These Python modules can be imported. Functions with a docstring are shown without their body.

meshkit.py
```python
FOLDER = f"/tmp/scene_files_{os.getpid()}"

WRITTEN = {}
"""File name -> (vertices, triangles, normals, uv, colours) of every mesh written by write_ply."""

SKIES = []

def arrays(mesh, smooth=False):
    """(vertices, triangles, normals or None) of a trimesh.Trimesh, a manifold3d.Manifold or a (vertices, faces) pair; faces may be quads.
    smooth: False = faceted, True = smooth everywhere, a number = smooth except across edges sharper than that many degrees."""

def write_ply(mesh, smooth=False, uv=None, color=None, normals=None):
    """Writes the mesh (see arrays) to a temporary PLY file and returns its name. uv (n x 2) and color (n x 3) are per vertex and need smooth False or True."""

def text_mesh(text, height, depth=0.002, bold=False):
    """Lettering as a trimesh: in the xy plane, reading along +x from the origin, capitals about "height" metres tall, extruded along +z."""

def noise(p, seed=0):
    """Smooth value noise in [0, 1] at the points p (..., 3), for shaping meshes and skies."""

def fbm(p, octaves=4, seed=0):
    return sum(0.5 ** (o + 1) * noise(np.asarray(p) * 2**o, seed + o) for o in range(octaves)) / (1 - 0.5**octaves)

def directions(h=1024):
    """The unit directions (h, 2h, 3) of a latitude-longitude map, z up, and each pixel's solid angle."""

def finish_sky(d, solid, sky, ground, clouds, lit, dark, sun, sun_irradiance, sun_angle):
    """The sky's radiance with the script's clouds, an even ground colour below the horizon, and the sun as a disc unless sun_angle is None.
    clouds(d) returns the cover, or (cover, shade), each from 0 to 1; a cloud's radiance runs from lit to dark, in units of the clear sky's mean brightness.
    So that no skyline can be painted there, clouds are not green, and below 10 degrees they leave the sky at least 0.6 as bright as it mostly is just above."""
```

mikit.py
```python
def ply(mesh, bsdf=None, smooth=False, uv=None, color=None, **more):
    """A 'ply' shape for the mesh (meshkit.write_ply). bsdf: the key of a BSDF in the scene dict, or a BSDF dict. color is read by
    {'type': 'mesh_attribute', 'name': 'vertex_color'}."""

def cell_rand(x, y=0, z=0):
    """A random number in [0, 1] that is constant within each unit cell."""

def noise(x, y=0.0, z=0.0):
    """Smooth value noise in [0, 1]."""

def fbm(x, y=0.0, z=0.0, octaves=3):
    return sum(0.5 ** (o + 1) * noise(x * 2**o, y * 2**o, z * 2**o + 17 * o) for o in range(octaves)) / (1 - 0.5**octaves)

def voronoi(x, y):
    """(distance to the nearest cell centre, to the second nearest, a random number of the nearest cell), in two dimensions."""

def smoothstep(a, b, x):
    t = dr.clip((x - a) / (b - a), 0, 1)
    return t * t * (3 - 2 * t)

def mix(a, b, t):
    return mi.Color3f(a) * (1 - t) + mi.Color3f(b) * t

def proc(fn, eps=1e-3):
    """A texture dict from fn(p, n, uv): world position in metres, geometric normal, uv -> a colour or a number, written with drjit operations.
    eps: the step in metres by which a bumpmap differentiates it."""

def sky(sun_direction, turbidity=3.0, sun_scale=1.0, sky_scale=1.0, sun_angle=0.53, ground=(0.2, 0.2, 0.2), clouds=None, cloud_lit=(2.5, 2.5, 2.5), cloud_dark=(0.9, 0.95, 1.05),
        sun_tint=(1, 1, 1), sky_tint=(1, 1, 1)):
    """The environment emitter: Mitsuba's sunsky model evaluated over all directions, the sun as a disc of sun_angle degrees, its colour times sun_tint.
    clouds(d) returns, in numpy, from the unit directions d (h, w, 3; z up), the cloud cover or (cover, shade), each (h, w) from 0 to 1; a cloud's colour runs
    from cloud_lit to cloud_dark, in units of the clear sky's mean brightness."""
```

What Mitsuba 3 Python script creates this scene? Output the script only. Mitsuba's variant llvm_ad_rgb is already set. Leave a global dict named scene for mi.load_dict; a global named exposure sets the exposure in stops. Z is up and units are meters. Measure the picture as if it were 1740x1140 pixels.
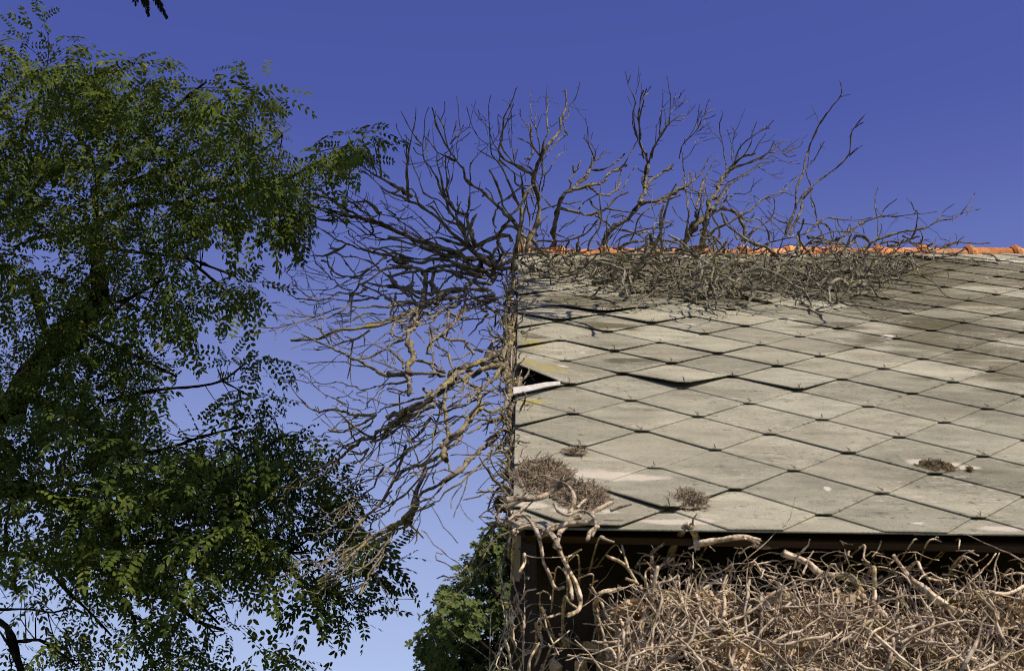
import math
import numpy as np
import trimesh
import mitsuba as mi
import drjit as dr
import shapely.geometry as sg
import shapely.affinity as sa
import mikit
import meshkit
from mikit import noise, fbm, smoothstep, mix, cell_rand

T = mi.ScalarTransform4f
scene, labels = {}, {}

# ---------------------------------------------------------------- camera, sky, exposure
FOC, EYE = 2551.05, np.array([0.0, 0.0, 1.6])          # focal length in pixels of a 1740-wide picture
YAW, PITCH, ROLL = np.radians([0.50434, 30.80362, 1.0613])
FW = np.array([np.sin(YAW) * np.cos(PITCH), np.cos(YAW) * np.cos(PITCH), np.sin(PITCH)])
_r = np.array([np.cos(YAW), -np.sin(YAW), 0.0])
_u = np.cross(_r, FW)
RT = _r * np.cos(ROLL) + _u * np.sin(ROLL)
UP = _u * np.cos(ROLL) - _r * np.sin(ROLL)
TIP = math.radians(-6.0)                                  # the fit was made for a roof of 42 degrees; the roof is taken as 36
_c, _s = math.cos(TIP), math.sin(TIP)
TURN = np.array([[1, 0, 0], [0, _c, -_s], [0, _s, _c]])
FW, RT, UP = TURN @ FW, TURN @ RT, TURN @ UP
scene['camera'] = {
    'type': 'thinlens', 'fov': math.degrees(2 * math.atan(870 / FOC)), 'fov_axis': 'x',
    'near_clip': 0.1, 'far_clip': 2000.0, 'aperture_radius': 0.0028, 'focus_distance': 8.0,
    'to_world': T().look_at(origin=EYE.tolist(), target=(EYE + FW).tolist(), up=UP.tolist())}
SUN = np.array([0.455, -0.455, 0.766])
SUN = SUN / np.linalg.norm(SUN)
scene['sky'] = mikit.sky(SUN.tolist(), turbidity=3.0, sun_scale=1.5, sky_tint=(0.90, 0.655, 1.22), sun_tint=(0.97, 1.0, 1.06),
                         clouds=lambda d: np.clip(3.3 * np.clip(0.55 - d[..., 2], 0, 1) ** 1.5, 0, 0.85),
                         cloud_lit=(2.3, 2.9, 3.75), cloud_dark=(2.3, 2.9, 3.75))      # an even thin haze towards the horizon
exposure = 1.42


# ---------------------------------------------------------------- helpers
def P(px, py, z):
    """World point seen at a place of the photograph, at depth z metres."""
    px, py, z = np.broadcast_arrays(np.asarray(px, float), np.asarray(py, float), np.asarray(z, float))
    d = FW + np.multiply.outer((px - 870) / FOC, RT) - np.multiply.outer((py - 570) / FOC, UP)
    return EYE + d * z[..., None]


def P_wall(px, py, y):
    """World point seen at (px, py) that lies at world y."""
    d = P(px, py, 1.0) - EYE
    return EYE + d * (np.asarray(y, float) / d[..., 1])[..., None]


SL = math.radians(36)
RS, RN = np.array([0, math.cos(SL), math.sin(SL)]), np.array([0, -math.sin(SL), math.cos(SL)])
RO = EYE + TURN @ np.array([0, 4.08435, 1.82438])


def R(u, v, h=0.0):
    """World point on the roof: u along the eave, v up the slope, h above the slope."""
    u, v, h = np.broadcast_arrays(np.asarray(u, float), np.asarray(v, float), np.asarray(h, float))
    return RO + np.multiply.outer(u, [1.0, 0, 0]) + np.multiply.outer(v, RS) + np.multiply.outer(h, RN)


def P_roof(px, py, h=0.0):
    """(u, v, depth) of the roof at a place of the photograph."""
    d = P(px, py, 1.0) - EYE
    t = ((RO + RN * h - EYE) @ RN) / (d @ RN)
    X = EYE + d * np.asarray(t)[..., None]
    return X[..., 0], (X - RO) @ RS, t


class Mesh:
    def __init__(self):
        self.v, self.f, self.n = [], [], 0

    def add(self, v, f):
        v, f = np.asarray(v, float), np.asarray(f, int)
        if f.shape[1] == 4:
            f = np.vstack([f[:, [0, 1, 2]], f[:, [0, 2, 3]]])
        self.v.append(v)
        self.f.append(f + self.n)
        self.n += len(v)
        return self

    def get(self):
        return trimesh.Trimesh(np.vstack(self.v), np.vstack(self.f), process=False)


used = {}


def key_of(name, parent=None):
    k = (parent + '__' if parent else '') + name
    n = used.get(k, 0)
    used[k] = n + 1
    return k if n == 0 else f'{k}_{n:03d}'


def obj(name, mesh, bsdf, parent=None, smooth=False, **lab):
    k = key_of(name, parent)
    if isinstance(mesh, Mesh):
        mesh = mesh.get()
    scene[k] = mikit.ply(mesh, bsdf, smooth=smooth)
    if lab:
        labels[k] = lab
    return k


def thing(name, label, category, group=None):
    k = key_of(name)
    labels[k] = {'label': label, 'category': category}
    if group:
        labels[k]['group'] = group
    return k


def spline(p, step):
    """Catmull-Rom through the points p (n, 3), about one sample per step."""
    p = np.asarray(p, float)
    if len(p) == 2:
        n = max(2, int(np.linalg.norm(p[1] - p[0]) / step) + 1)
        t = np.linspace(0, 1, n)[:, None]
        return p[0] * (1 - t) + p[1] * t, t[:, 0]
    q = np.vstack([2 * p[0] - p[1], p, 2 * p[-1] - p[-2]])
    out, tt, m = [], [], len(p) - 1
    for i in range(m):
        a, b, c, d = q[i:i + 4]
        n = max(1, int(np.linalg.norm(c - b) / step))
        t = (np.arange(n) / n)[:, None]
        out.append(0.5 * (2 * b + (c - a) * t + (2 * a - 5 * b + 4 * c - d) * t ** 2 + (3 * b - a - 3 * c + d) * t ** 3))
        tt.append((i + t[:, 0]) / m)
    return np.vstack(out + [p[-1:]]), np.concatenate(tt + [[1.0]])


def tube(p, r, sides=6, cap=True):
    """(vertices, triangles) of a tube along p (n, 3) with radii r."""
    p, r = np.asarray(p, float), np.broadcast_to(np.asarray(r, float), len(p))
    n = len(p)
    t = np.gradient(p, axis=0)
    t /= np.linalg.norm(t, axis=1, keepdims=True) + 1e-12
    a = np.array([0, 0, 1.0]) if abs(t[0, 2]) < 0.9 else np.array([1.0, 0, 0])
    x = np.empty_like(p)
    for i in range(n):
        a = a - t[i] * (a @ t[i])
        a /= np.linalg.norm(a) + 1e-12
        x[i] = a
    y = np.cross(t, x)
    ang = np.arange(sides) * 2 * np.pi / sides
    v = (p[:, None] + r[:, None, None] * (np.cos(ang)[None, :, None] * x[:, None] + np.sin(ang)[None, :, None] * y[:, None])).reshape(-1, 3)
    i, j = np.meshgrid(np.arange(n - 1), np.arange(sides), indexing='ij')
    j2 = (j + 1) % sides
    f = np.stack([i * sides + j, i * sides + j2, (i + 1) * sides + j2, (i + 1) * sides + j], -1).reshape(-1, 4)
    f = np.vstack([f[:, [0, 1, 2]], f[:, [0, 2, 3]]])
    if cap:
        v = np.vstack([v, p[:1] - t[:1] * r[0] * 0.4, p[-1:] + t[-1:] * r[-1] * 0.8])
        k = np.arange(sides)
        e = (n - 1) * sides
        f = np.vstack([f, np.stack([(k + 1) % sides, k, k * 0 + n * sides], 1), np.stack([e + k, e + (k + 1) % sides, k * 0 + n * sides + 1], 1)])
    return v, f


def knotty(p, r, rng, amp=0.18, wig=0.6):
    """Wavers the line and swells its radius at nodes, as old creeper stems do."""
    n = len(p)
    w = rng.normal(size=(n, 3)) * r[:, None] * wig
    w = (w + np.roll(w, 1, 0) + np.roll(w, -1, 0)) / 3
    w[0] = w[-1] = 0
    s = 1 + amp * rng.normal(size=n)
    s = np.clip(s + (rng.random(n) < 0.12) * 0.45, 0.7, 1.9)
    return p + w, r * s


def walk(p0, d0, length, n, rng, curl=0.5, pull=None, pw=0.0):
    """A wandering curve from p0 towards d0."""
    d = d0 / (np.linalg.norm(d0) + 1e-9)
    out, s = [np.asarray(p0, float)], length / n
    for _ in range(n):
        d = d + rng.normal(size=3) * curl
        if pull is not None:
            d = d + np.asarray(pull) * pw
        d /= np.linalg.norm(d) + 1e-9
        out.append(out[-1] + d * s)
    return np.array(out)


def box(lo, hi):
    m = trimesh.creation.box(bounds=np.array([lo, hi], float))
    return m.vertices, m.faces


# ---------------------------------------------------------------- materials
def diffuse(fn):
    return {'type': 'twosided', 'bsdf': {'type': 'diffuse', 'reflectance': mikit.proc(fn)}}


def bark(base, dark, lichen, amount, sc=1.0):
    def fn(p, n, uv):
        a = fbm(p.x * 38 * sc, p.y * 38 * sc, p.z * 38 * sc, octaves=3)
        b = noise(p.x * 160 * sc, p.y * 160 * sc, p.z * 90 * sc)
        c = mix(dark, base, smoothstep(0.30, 0.66, a * 0.65 + b * 0.35))
        l = fbm(p.x * 14 * sc + 7, p.y * 14 * sc, p.z * 14 * sc, octaves=2)
        s = smoothstep(0.02, 0.06, noise(p.x * 55 + 3, p.y * 55, p.z * 55) - (0.86 - amount))
        return mix(c, lichen, smoothstep(0.62 - amount * 0.5, 0.74 - amount * 0.5, l) * (0.35 + 0.65 * s))
    return diffuse(fn)


scene['bark_fan'] = bark((0.225, 0.198, 0.150), (0.050, 0.043, 0.033), (0.27, 0.24, 0.09), 0.22)
scene['bark_ridge'] = bark((0.185, 0.168, 0.134), (0.042, 0.038, 0.030), (0.27, 0.25, 0.11), 0.18)
scene['bark_tangle'] = bark((0.26, 0.245, 0.20), (0.06, 0.055, 0.044), (0.27, 0.255, 0.12), 0.17)
scene['bark_wall'] = bark((0.70, 0.595, 0.45), (0.20, 0.15, 0.10), (0.28, 0.265, 0.10), 0.06)
scene['bark_pale'] = bark((0.56, 0.48, 0.38), (0.21, 0.165, 0.12), (0.33, 0.305, 0.17), 0.08)
scene['bark_gnarled'] = bark((0.42, 0.36, 0.285), (0.11, 0.088, 0.065), (0.30, 0.28, 0.16), 0.10)
scene['bark_locust'] = bark((0.034, 0.029, 0.022), (0.012, 0.010, 0.008), (0.06, 0.056, 0.03), 0.10, 0.6)
scene['dry_grass'] = bark((0.30, 0.25, 0.185), (0.085, 0.067, 0.048), (0.2, 0.165, 0.08), 0.05, 2.0)
scene['moss_dry'] = bark((0.15, 0.12, 0.075), (0.05, 0.042, 0.028), (0.14, 0.14, 0.05), 0.15, 2.0)

LAT = 0.46                       # diagonal of one roof diamond
NODE = np.array([0.96881, 0.0])  # (u, v) of one diamond's lower corner


def spot(U, V, u, v, a, b, wob=0.0):
    """1 inside a blot about a by b metres at (u, v) on the roof, 0 outside."""
    return 1 - smoothstep(0.55, 1.1, dr.sqrt(dr.square((U - u) / a) + dr.square((V - v) / b)) + wob)


def roof_uv(px, py):
    u, v, _ = P_roof(px, py)
    return float(u), float(v)


BLOTS = [(roof_uv(*q), a, b) for q, a, b in [((905, 592), .055, .07), ((935, 640), .09, .055), ((905, 632), .07, .06), ((905, 690), .06, .05)]]
PALE = [(roof_uv(*q), a, b) for q, a, b in [((1050, 818), .16, .055), ((1000, 880), .13, .04), ((1150, 893), .14, .03), ((1620, 800), .10, .035), ((1560, 795), .06, .05), ((1700, 905), .07, .03), ((905, 868), .06, .04)]]
WHITE = [(roof_uv(*q), a, b) for q, a, b in [((990, 606), .022, .02), ((1170, 556), .06, .03), ((1560, 898), .03, .012), ((1510, 578), .04, .05), ((955, 632), .03, .03), ((1340, 548), .05, .03), ((1720, 448), .3, .06), ((1600, 442), .1, .05), ((1405, 838), .012, .03)]]
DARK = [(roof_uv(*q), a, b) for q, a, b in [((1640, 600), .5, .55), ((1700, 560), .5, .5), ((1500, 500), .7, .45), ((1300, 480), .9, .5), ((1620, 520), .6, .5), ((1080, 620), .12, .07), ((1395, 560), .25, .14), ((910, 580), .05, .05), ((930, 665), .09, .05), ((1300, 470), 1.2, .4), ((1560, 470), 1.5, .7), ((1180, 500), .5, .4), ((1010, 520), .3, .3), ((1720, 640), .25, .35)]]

MOSS_SHADE = [((float(u_), float(v_)), .16, .16) for u_, v_ in ((0.5, 2.9), (2.1, 3.1))] + [(roof_uv(*q), a, b) for q, a, b in [((1260, 466), .85, .55), ((1420, 462), .7, .5), ((1090, 456), .5, .4)]]   # two moss spots, then painted shade under the tangle of twigs


def shingle_colour(p, n, uv):
    U, V = p.x, (p.y - RO[1]) * RS[1] + (p.z - RO[2]) * RS[2]
    a, b = (U - NODE[0]) / LAT + V / LAT, (U - NODE[0]) / LAT - V / LAT
    tone = cell_rand(dr.floor(a), dr.floor(b), 3)
    warm = cell_rand(dr.floor(a), dr.floor(b), 5)
    c = mix((0.246, 0.248, 0.197), (0.274, 0.270, 0.211), warm) * (0.85 + 0.28 * tone)
    c *= 0.70 + 0.58 * fbm(U * 8, V * 20, 1.0, octaves=4)                      # weather streaks across the sheet
    c *= 0.86 + 0.28 * noise(U * 200, V * 300, 2.0)                           # fine grain
    dirt = smoothstep(0.5, 0.85, fbm(U * 2.2 + 3, V * 2.6, 4.0, octaves=3))
    c *= 1 - 0.30 * dirt
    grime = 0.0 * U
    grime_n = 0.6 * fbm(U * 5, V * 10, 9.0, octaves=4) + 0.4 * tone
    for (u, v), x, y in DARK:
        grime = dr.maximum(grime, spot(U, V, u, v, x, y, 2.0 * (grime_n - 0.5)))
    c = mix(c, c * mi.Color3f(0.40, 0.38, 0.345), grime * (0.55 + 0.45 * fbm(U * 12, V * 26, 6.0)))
    moss = 0.0 * U  # mossy tint that also paints the shade beneath the twig tangle
    for (u, v), x, y in MOSS_SHADE:
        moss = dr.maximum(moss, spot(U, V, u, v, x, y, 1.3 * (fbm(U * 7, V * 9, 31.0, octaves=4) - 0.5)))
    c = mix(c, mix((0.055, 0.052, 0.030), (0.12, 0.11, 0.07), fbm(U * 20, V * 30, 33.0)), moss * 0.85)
    speck = smoothstep(0.79, 0.86, noise(U * 42, V * 150, 11.0)) * smoothstep(0.45, 0.6, noise(U * 6, V * 8, 12.0))
    c = mix(c, c * 0.45, speck * 0.8)
    dots = smoothstep(0.86, 0.9, noise(U * 120, V * 150, 13.0))
    c = mix(c, c * 0.5, dots * 0.6)
    scratch = smoothstep(0.80, 0.86, noise(U * 34 + 4 * noise(U * 5, V * 5), V * 130, 17.0)) * smoothstep(0.55, 0.7, noise(U * 4 + 9, V * 5, 18.0))
    c = mix(c, (0.43, 0.415, 0.375), scratch * 0.5)
    wob = 0.8 * (fbm(U * 22, V * 30, 21.0, octaves=3) - 0.5)
    for (u, v), x, y in PALE:
        c = mix(c, (0.43, 0.405, 0.345), spot(U, V, u, v, x, y, wob) * 0.85)
    for (u, v), x, y in WHITE:
        c = mix(c, (0.50, 0.485, 0.45), spot(U, V, u, v, x, y, 1.6 * (fbm(U * 60, V * 70, 22.0) - 0.38)) * 0.8)
    for (u, v), x, y in BLOTS:
        c = mix(c, (0.27, 0.235, 0.045), spot(U, V, u, v, x * 1.15, y * 1.15, 2.2 * (fbm(U * 50, V * 50, 23.0) - 0.42)) * 0.62)
    return c


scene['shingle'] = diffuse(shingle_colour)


def ridge_colour(p, n, uv):
    a = fbm(p.x * 14, p.y * 14, p.z * 14, octaves=4)
    c = mix((0.45, 0.175, 0.07), (0.64, 0.295, 0.13), smoothstep(0.25, 0.75, a))
    c *= 0.85 + 0.3 * noise(p.x * 90, p.y * 90, p.z * 90)
    c *= 0.80 + 0.4 * cell_rand(dr.floor(p.x * 3.1), 4, 2)
    c = mix(c, (0.13, 0.115, 0.085), smoothstep(0.66, 0.8, noise(p.x * 45, p.y * 45, p.z * 45)) * 0.7)
    return mix(c, (0.24, 0.19, 0.125), smoothstep(0.54, 0.72, fbm(p.x * 9 + 4, p.y * 9, p.z * 20, octaves=3)) * 0.7)


scene['terracotta'] = diffuse(ridge_colour)
scene['timber'] = diffuse(lambda p, n, uv: mix((0.03, 0.021, 0.014), (0.09, 0.063, 0.04), fbm(p.x * 3, p.y * 40, p.z * 40, octaves=3)))
scene['grey_timber'] = diffuse(lambda p, n, uv: mix((0.18, 0.15, 0.12), (0.38, 0.34, 0.28), fbm(p.x * 60, p.y * 9, p.z * 9, octaves=3)))
scene['white_metal'] = diffuse(lambda p, n, uv: mix((0.58, 0.58, 0.57), (0.80, 0.80, 0.80), fbm(p.x * 30, p.y * 30, p.z * 30)))
scene['shaded_wall'] = diffuse(lambda p, n, uv: mix((0.025, 0.02, 0.016), (0.085, 0.065, 0.045), fbm(p.x * 12, p.y * 12, p.z * 12, octaves=4)))  # wall colour darkened to paint the deep shade under the eave
scene['clay_wall'] = diffuse(lambda p, n, uv: mix((0.20, 0.14, 0.08), (0.46, 0.345, 0.215), fbm(p.x * 12, p.y * 12, p.z * 12, octaves=4)))
scene['stone'] = diffuse(lambda p, n, uv: mix((0.36, 0.27, 0.165), (0.74, 0.61, 0.43), fbm(p.x * 16, p.y * 16, p.z * 16, octaves=4)))
scene['dead_leaf'] = diffuse(lambda p, n, uv: mix((0.22, 0.12, 0.05), (0.52, 0.36, 0.18), noise(p.x * 40, p.y * 40, p.z * 40)))
scene['rust'] = diffuse(lambda p, n, uv: mix((0.06, 0.05, 0.04), (0.16, 0.10, 0.06), noise(p.x * 90, p.y * 90, p.z * 90)))
scene['grass_soil'] = diffuse(lambda p, n, uv: mix((0.05, 0.07, 0.02), (0.16, 0.15, 0.07), fbm(p.x * 0.9, p.y * 0.9, octaves=4)))


def leaf(lo, hi, yellow, freq, trans):
    def fn(p, n, uv):
        c = mix(lo, hi, fbm(p.x * freq, p.y * freq, p.z * freq, octaves=3))
        return mix(c, yellow, smoothstep(0.80, 0.9, noise(p.x * 11 + 5, p.y * 11, p.z * 11)) * 0.6)
    return {'type': 'principledthin', 'base_color': mikit.proc(fn), 'roughness': 0.5, 'spec_trans': 0.0, 'diff_trans': trans, 'eta': 1.35}


scene['locust_leaf'] = leaf((0.024, 0.050, 0.014), (0.152, 0.198, 0.042), (0.28, 0.28, 0.08), 6.0, 0.55)
scene['oak_leaf'] = leaf((0.055, 0.09, 0.030), (0.145, 0.185, 0.064), (0.26, 0.20, 0.06), 1.3, 0.6)
scene['conifer_leaf'] = leaf((0.012, 0.018, 0.009), (0.035, 0.045, 0.018), (0.04, 0.05, 0.02), 4.0, 0.2)

# ---------------------------------------------------------------- the house
house = thing('house', 'old rendered house with grey diamond shingle roof and orange ridge tiles, overgrown by dead creeper', 'house')
rng = np.random.RandomState(5)


def verge_u(v):
    return 0.049 + 0.0105 * np.asarray(v)


def eave_v(u):
    return -0.180 + 0.030 * np.minimum(u, 2.0)


def ridge_v(u):
    return 5.36 + 0.172 * np.minimum(u, 4.0)


U_END = 6.6
roof_outline = sg.Polygon([(0.047, eave_v(0.047))] + [(u, eave_v(u)) for u in np.linspace(0.2, U_END, 20)] + [(u, ridge_v(u)) for u in np.linspace(U_END, 0.25, 20)] + [(verge_u(5.3), ridge_v(0.1))])
roof = obj('roof', (lambda m: m.add(*tube(R([-0.0, U_END], [0.4, 0.4], -0.10), [0.03, 0.03], 4)))(Mesh()), 'timber', house)
used[roof] = 1
H_TILT, THICK = 0.0126, 0.0050
CUT = [tuple(np.array(P_roof(x, y, 0.01)[:2], float)) for x, y in ((860, 676), (985, 645))]


def shingle(i, j, lift=0.0, skew=0.0, tip=0.0, rg=None):
    """One diamond sheet with a clipped lower corner, as a thin tilted plate, clipped to the roof's outline."""
    u0, v0 = NODE[0] + i * LAT / 2, j * LAT / 2
    c = 0.0215 + rg.random_sample() * 0.004
    k = LAT / 2 - 2 * 0.0235                                    # run of a slanting edge between one flat corner and the next
    e = c + k * 1.13
    poly = [(-c, 0.0), (c, 0.0), (e, LAT / 2 * 1.13), (e, 0.335), (0.05, 0.50), (-0.05, 0.50), (-e, 0.335), (-e, LAT / 2 * 1.13)]
    poly = sg.Polygon(poly)
    poly = sa.rotate(poly, skew, origin=(0, 0.4))
    p = sa.translate(poly, u0 + rg.normal() * 0.0012, v0 + rg.normal() * 0.0014).intersection(roof_outline)
    if p.is_empty or p.area < 4e-4 or p.geom_type != 'Polygon':
        return None
    if (i, j) == (-4, 6):                                        # broken off along a slant
        p = p.intersection(sg.Polygon([CUT[0], CUT[1], (CUT[1][0], -9), (CUT[0][0], -9)]))
    p = p.simplify(0.0004)
    q = np.array(p.exterior.coords)[:-1]
    if p.exterior.is_ccw is False:
        q = q[::-1]
    n = len(q)
    c0 = q.mean(0)
    chip = rg.normal(size=(n, 2)) * 0.0007
    q = q + chip
    tl = rg.normal() * 0.0010
    side = rg.normal() * 0.004
    w = np.clip(1 - (q[:, 1] - v0) / 0.52, 0, 1.1)
    h = 0.004 + w * (H_TILT + tl) + lift * np.clip(w - 0.25, 0, 1) ** 1.3 + tip * np.clip((u0 - q[:, 0]) / 0.23, 0, 1) ** 1.5 + side * (q[:, 0] - u0) * w
    top = R(q[:, 0], q[:, 1], h + THICK)
    inner = c0 + (q - c0) * 0.985
    low = R(q[:, 0], q[:, 1], h)
    tp = R(inner[:, 0], inner[:, 1], h + THICK)
    rim = R(q[:, 0], q[:, 1], h + THICK * 0.6)
    ctr = tp.mean(0)
    v = np.vstack([low, rim, tp, [ctr], [low.mean(0)]])
    k = np.arange(n)
    k2 = (k + 1) % n
    f = [np.stack([k, k2, n + k2], 1), np.stack([k, n + k2, n + k], 1), np.stack([n + k, n + k2, 2 * n + k2], 1), np.stack([n + k, 2 * n + k2, 2 * n + k], 1),
         np.stack([2 * n + k, 2 * n + k2, k * 0 + 3 * n], 1), np.stack([k2, k, k * 0 + 3 * n + 1], 1)]
    return v, np.vstack(f)


LIFT = {(-4, 8): (0.022, 0.0), (-3, 7): (0.010, 0.3, 0.040), (-1, 7): (0.030, -0.6), (1, 7): (0.012, 0), (-2, 14): (0.030, 0.5), (-1, 13): (0.012, 0), (-3, 13): (0.018, 0.3), (-2, 12): (0.010, 0), (-4, 6): (0.028, 0.4), (-4, 10): (0.022, 0),
        (-4, 12): (0.020, 0), (-4, 14): (0.022, 0), (-1, 9): (0.008, 0), (0, 10): (0.010, 0), (-2, 10): (0.010, 0), (-3, 3): (0.006, 0), (0, 12): (0.006, 0), (-2, 0): (0.018, 0), (-3, -1): (0.012, 0), (-4, 4): (0.016, 0),
        (-2, 8): (0.012, 0.2), (-4, 16): (0.018, 0), (-3, 5): (0.004, 0), (1, 9): (0.008, 0)}
far = Mesh()
hooks = Mesh()
for j in range(-2, 29):
    for i in range(-6, 26):
        if (i + j) % 2:
            continue
        lift, skew, tip = (LIFT.get((i, j), (0.0, 0.0)) + (0.0,))[:3]
        got = shingle(i, j, lift + abs(rng.normal()) * 0.002, skew + rng.normal() * 0.12, tip, rng)
        if got is None:
            continue
        u0, v0 = NODE[0] + i * LAT / 2, j * LAT / 2
        if u0 < 1.75 + 0.43 * max(v0, 0) + 0.25:
            lab = {}
            if (i, j) == (-3, 7):
                lab = {'label': 'lifted shingle with yellow lichen above the dark gap at the left edge'}
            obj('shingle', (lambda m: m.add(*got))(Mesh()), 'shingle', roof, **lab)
        else:
            far.add(*got)
        # the little wire hook that holds the corner down
        if -0.1 < v0 < ridge_v(u0) - 0.1 and u0 > 0.1:
            a = rng.normal() * 0.25
            q = np.array([[u0, v0 + 0.012, 0.030 + lift], [u0, v0 - 0.003, 0.028 + lift * .9], [u0 + 0.002, v0 - 0.007, 0.025 + lift * .5], [u0 - 0.004 + a * .02, v0 + 0.002, 0.032 + lift], [u0 - 0.008 + a * .03, v0 + 0.006, 0.036 + lift]])
            if rng.rand() < 0.75:
                hooks.add(*tube(R(q[:, 0], q[:, 1], q[:, 2]), 0.0013, 4))
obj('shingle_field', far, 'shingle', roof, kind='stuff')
obj('hooks', hooks, 'rust', roof, kind='stuff', label='small rusty wire hooks at the lower corners of the shingles')

# deck under the shingles, eave boards, verge board, rear slope, walls
m = Mesh()
for k in range(46):
    v = -0.13 + k * 0.127
    u1 = U_END
    u0 = float(verge_u(v)) + 0.028 + 0.01 * rng.rand()
    if v + 0.11 > ridge_v(u0) - 0.05:
        continue
    a = R([u0, u1, u1, u0], [v, v, v + 0.115, v + 0.115], -0.022 - rng.rand() * 0.003)
    b = a - RN * 0.020
    m.add(np.vstack([a, b]), [[0, 1, 2, 3], [7, 6, 5, 4], [0, 4, 5, 1], [1, 5, 6, 2], [2, 6, 7, 3], [3, 7, 4, 0]])
obj('roof_boards', m, 'timber', roof, kind='stuff')
vs = np.linspace(-0.15, 5.2, 12)
m = Mesh()
for k, (v0, v1) in enumerate(zip(vs[:-1], vs[1:])):
    uu = np.array([verge_u(v0), verge_u(v1)])
    a = np.vstack([R([uu[0] + 0.004, uu[0] + 0.024, uu[1] + 0.024, uu[1] + 0.004], [v0, v0, v1 - 0.004, v1 - 0.004], -0.018)])
    b = a - RN * (0.13 + 0.02 * rng.rand())
    m.add(np.vstack([a, b]), [[0, 1, 2, 3], [7, 6, 5, 4], [0, 4, 5, 1], [1, 5, 6, 2], [2, 6, 7, 3], [3, 7, 4, 0]])
obj('verge_board', m, 'grey_timber', roof, label='weathered grey board along the left edge of the roof')
# the pale bent strip that shows in the gap at the left edge
q = np.array([P_roof(*x, 0.03)[:2] for x in [(872, 676), (900, 669), (925, 660), (952, 652)]])
c, _ = spline(R(q[:, 0], q[:, 1], np.array([0.062, 0.056, 0.048, 0.036])), 0.02)
wv = np.linspace(0.014, 0.007, len(c))[:, None] * (RN * 0.9 + RS * 0.3)
m = Mesh()
for s, e in ((0, 1), ):
    v = np.vstack([c - wv, c + wv * 0.75, c + wv * 0.75 - RN * 0.003, c - wv - RN * 0.003])
    n = len(c)
    k = np.arange(n - 1)
    m.add(v, np.vstack([np.stack([a * n + k, a * n + k + 1, b * n + k + 1, b * n + k], 1) for a, b in ((0, 1), (1, 2), (2, 3), (3, 0))]))
obj('metal_strip', m, 'white_metal', roof, label='bent white metal strip sticking out under the lifted shingle')
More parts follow.
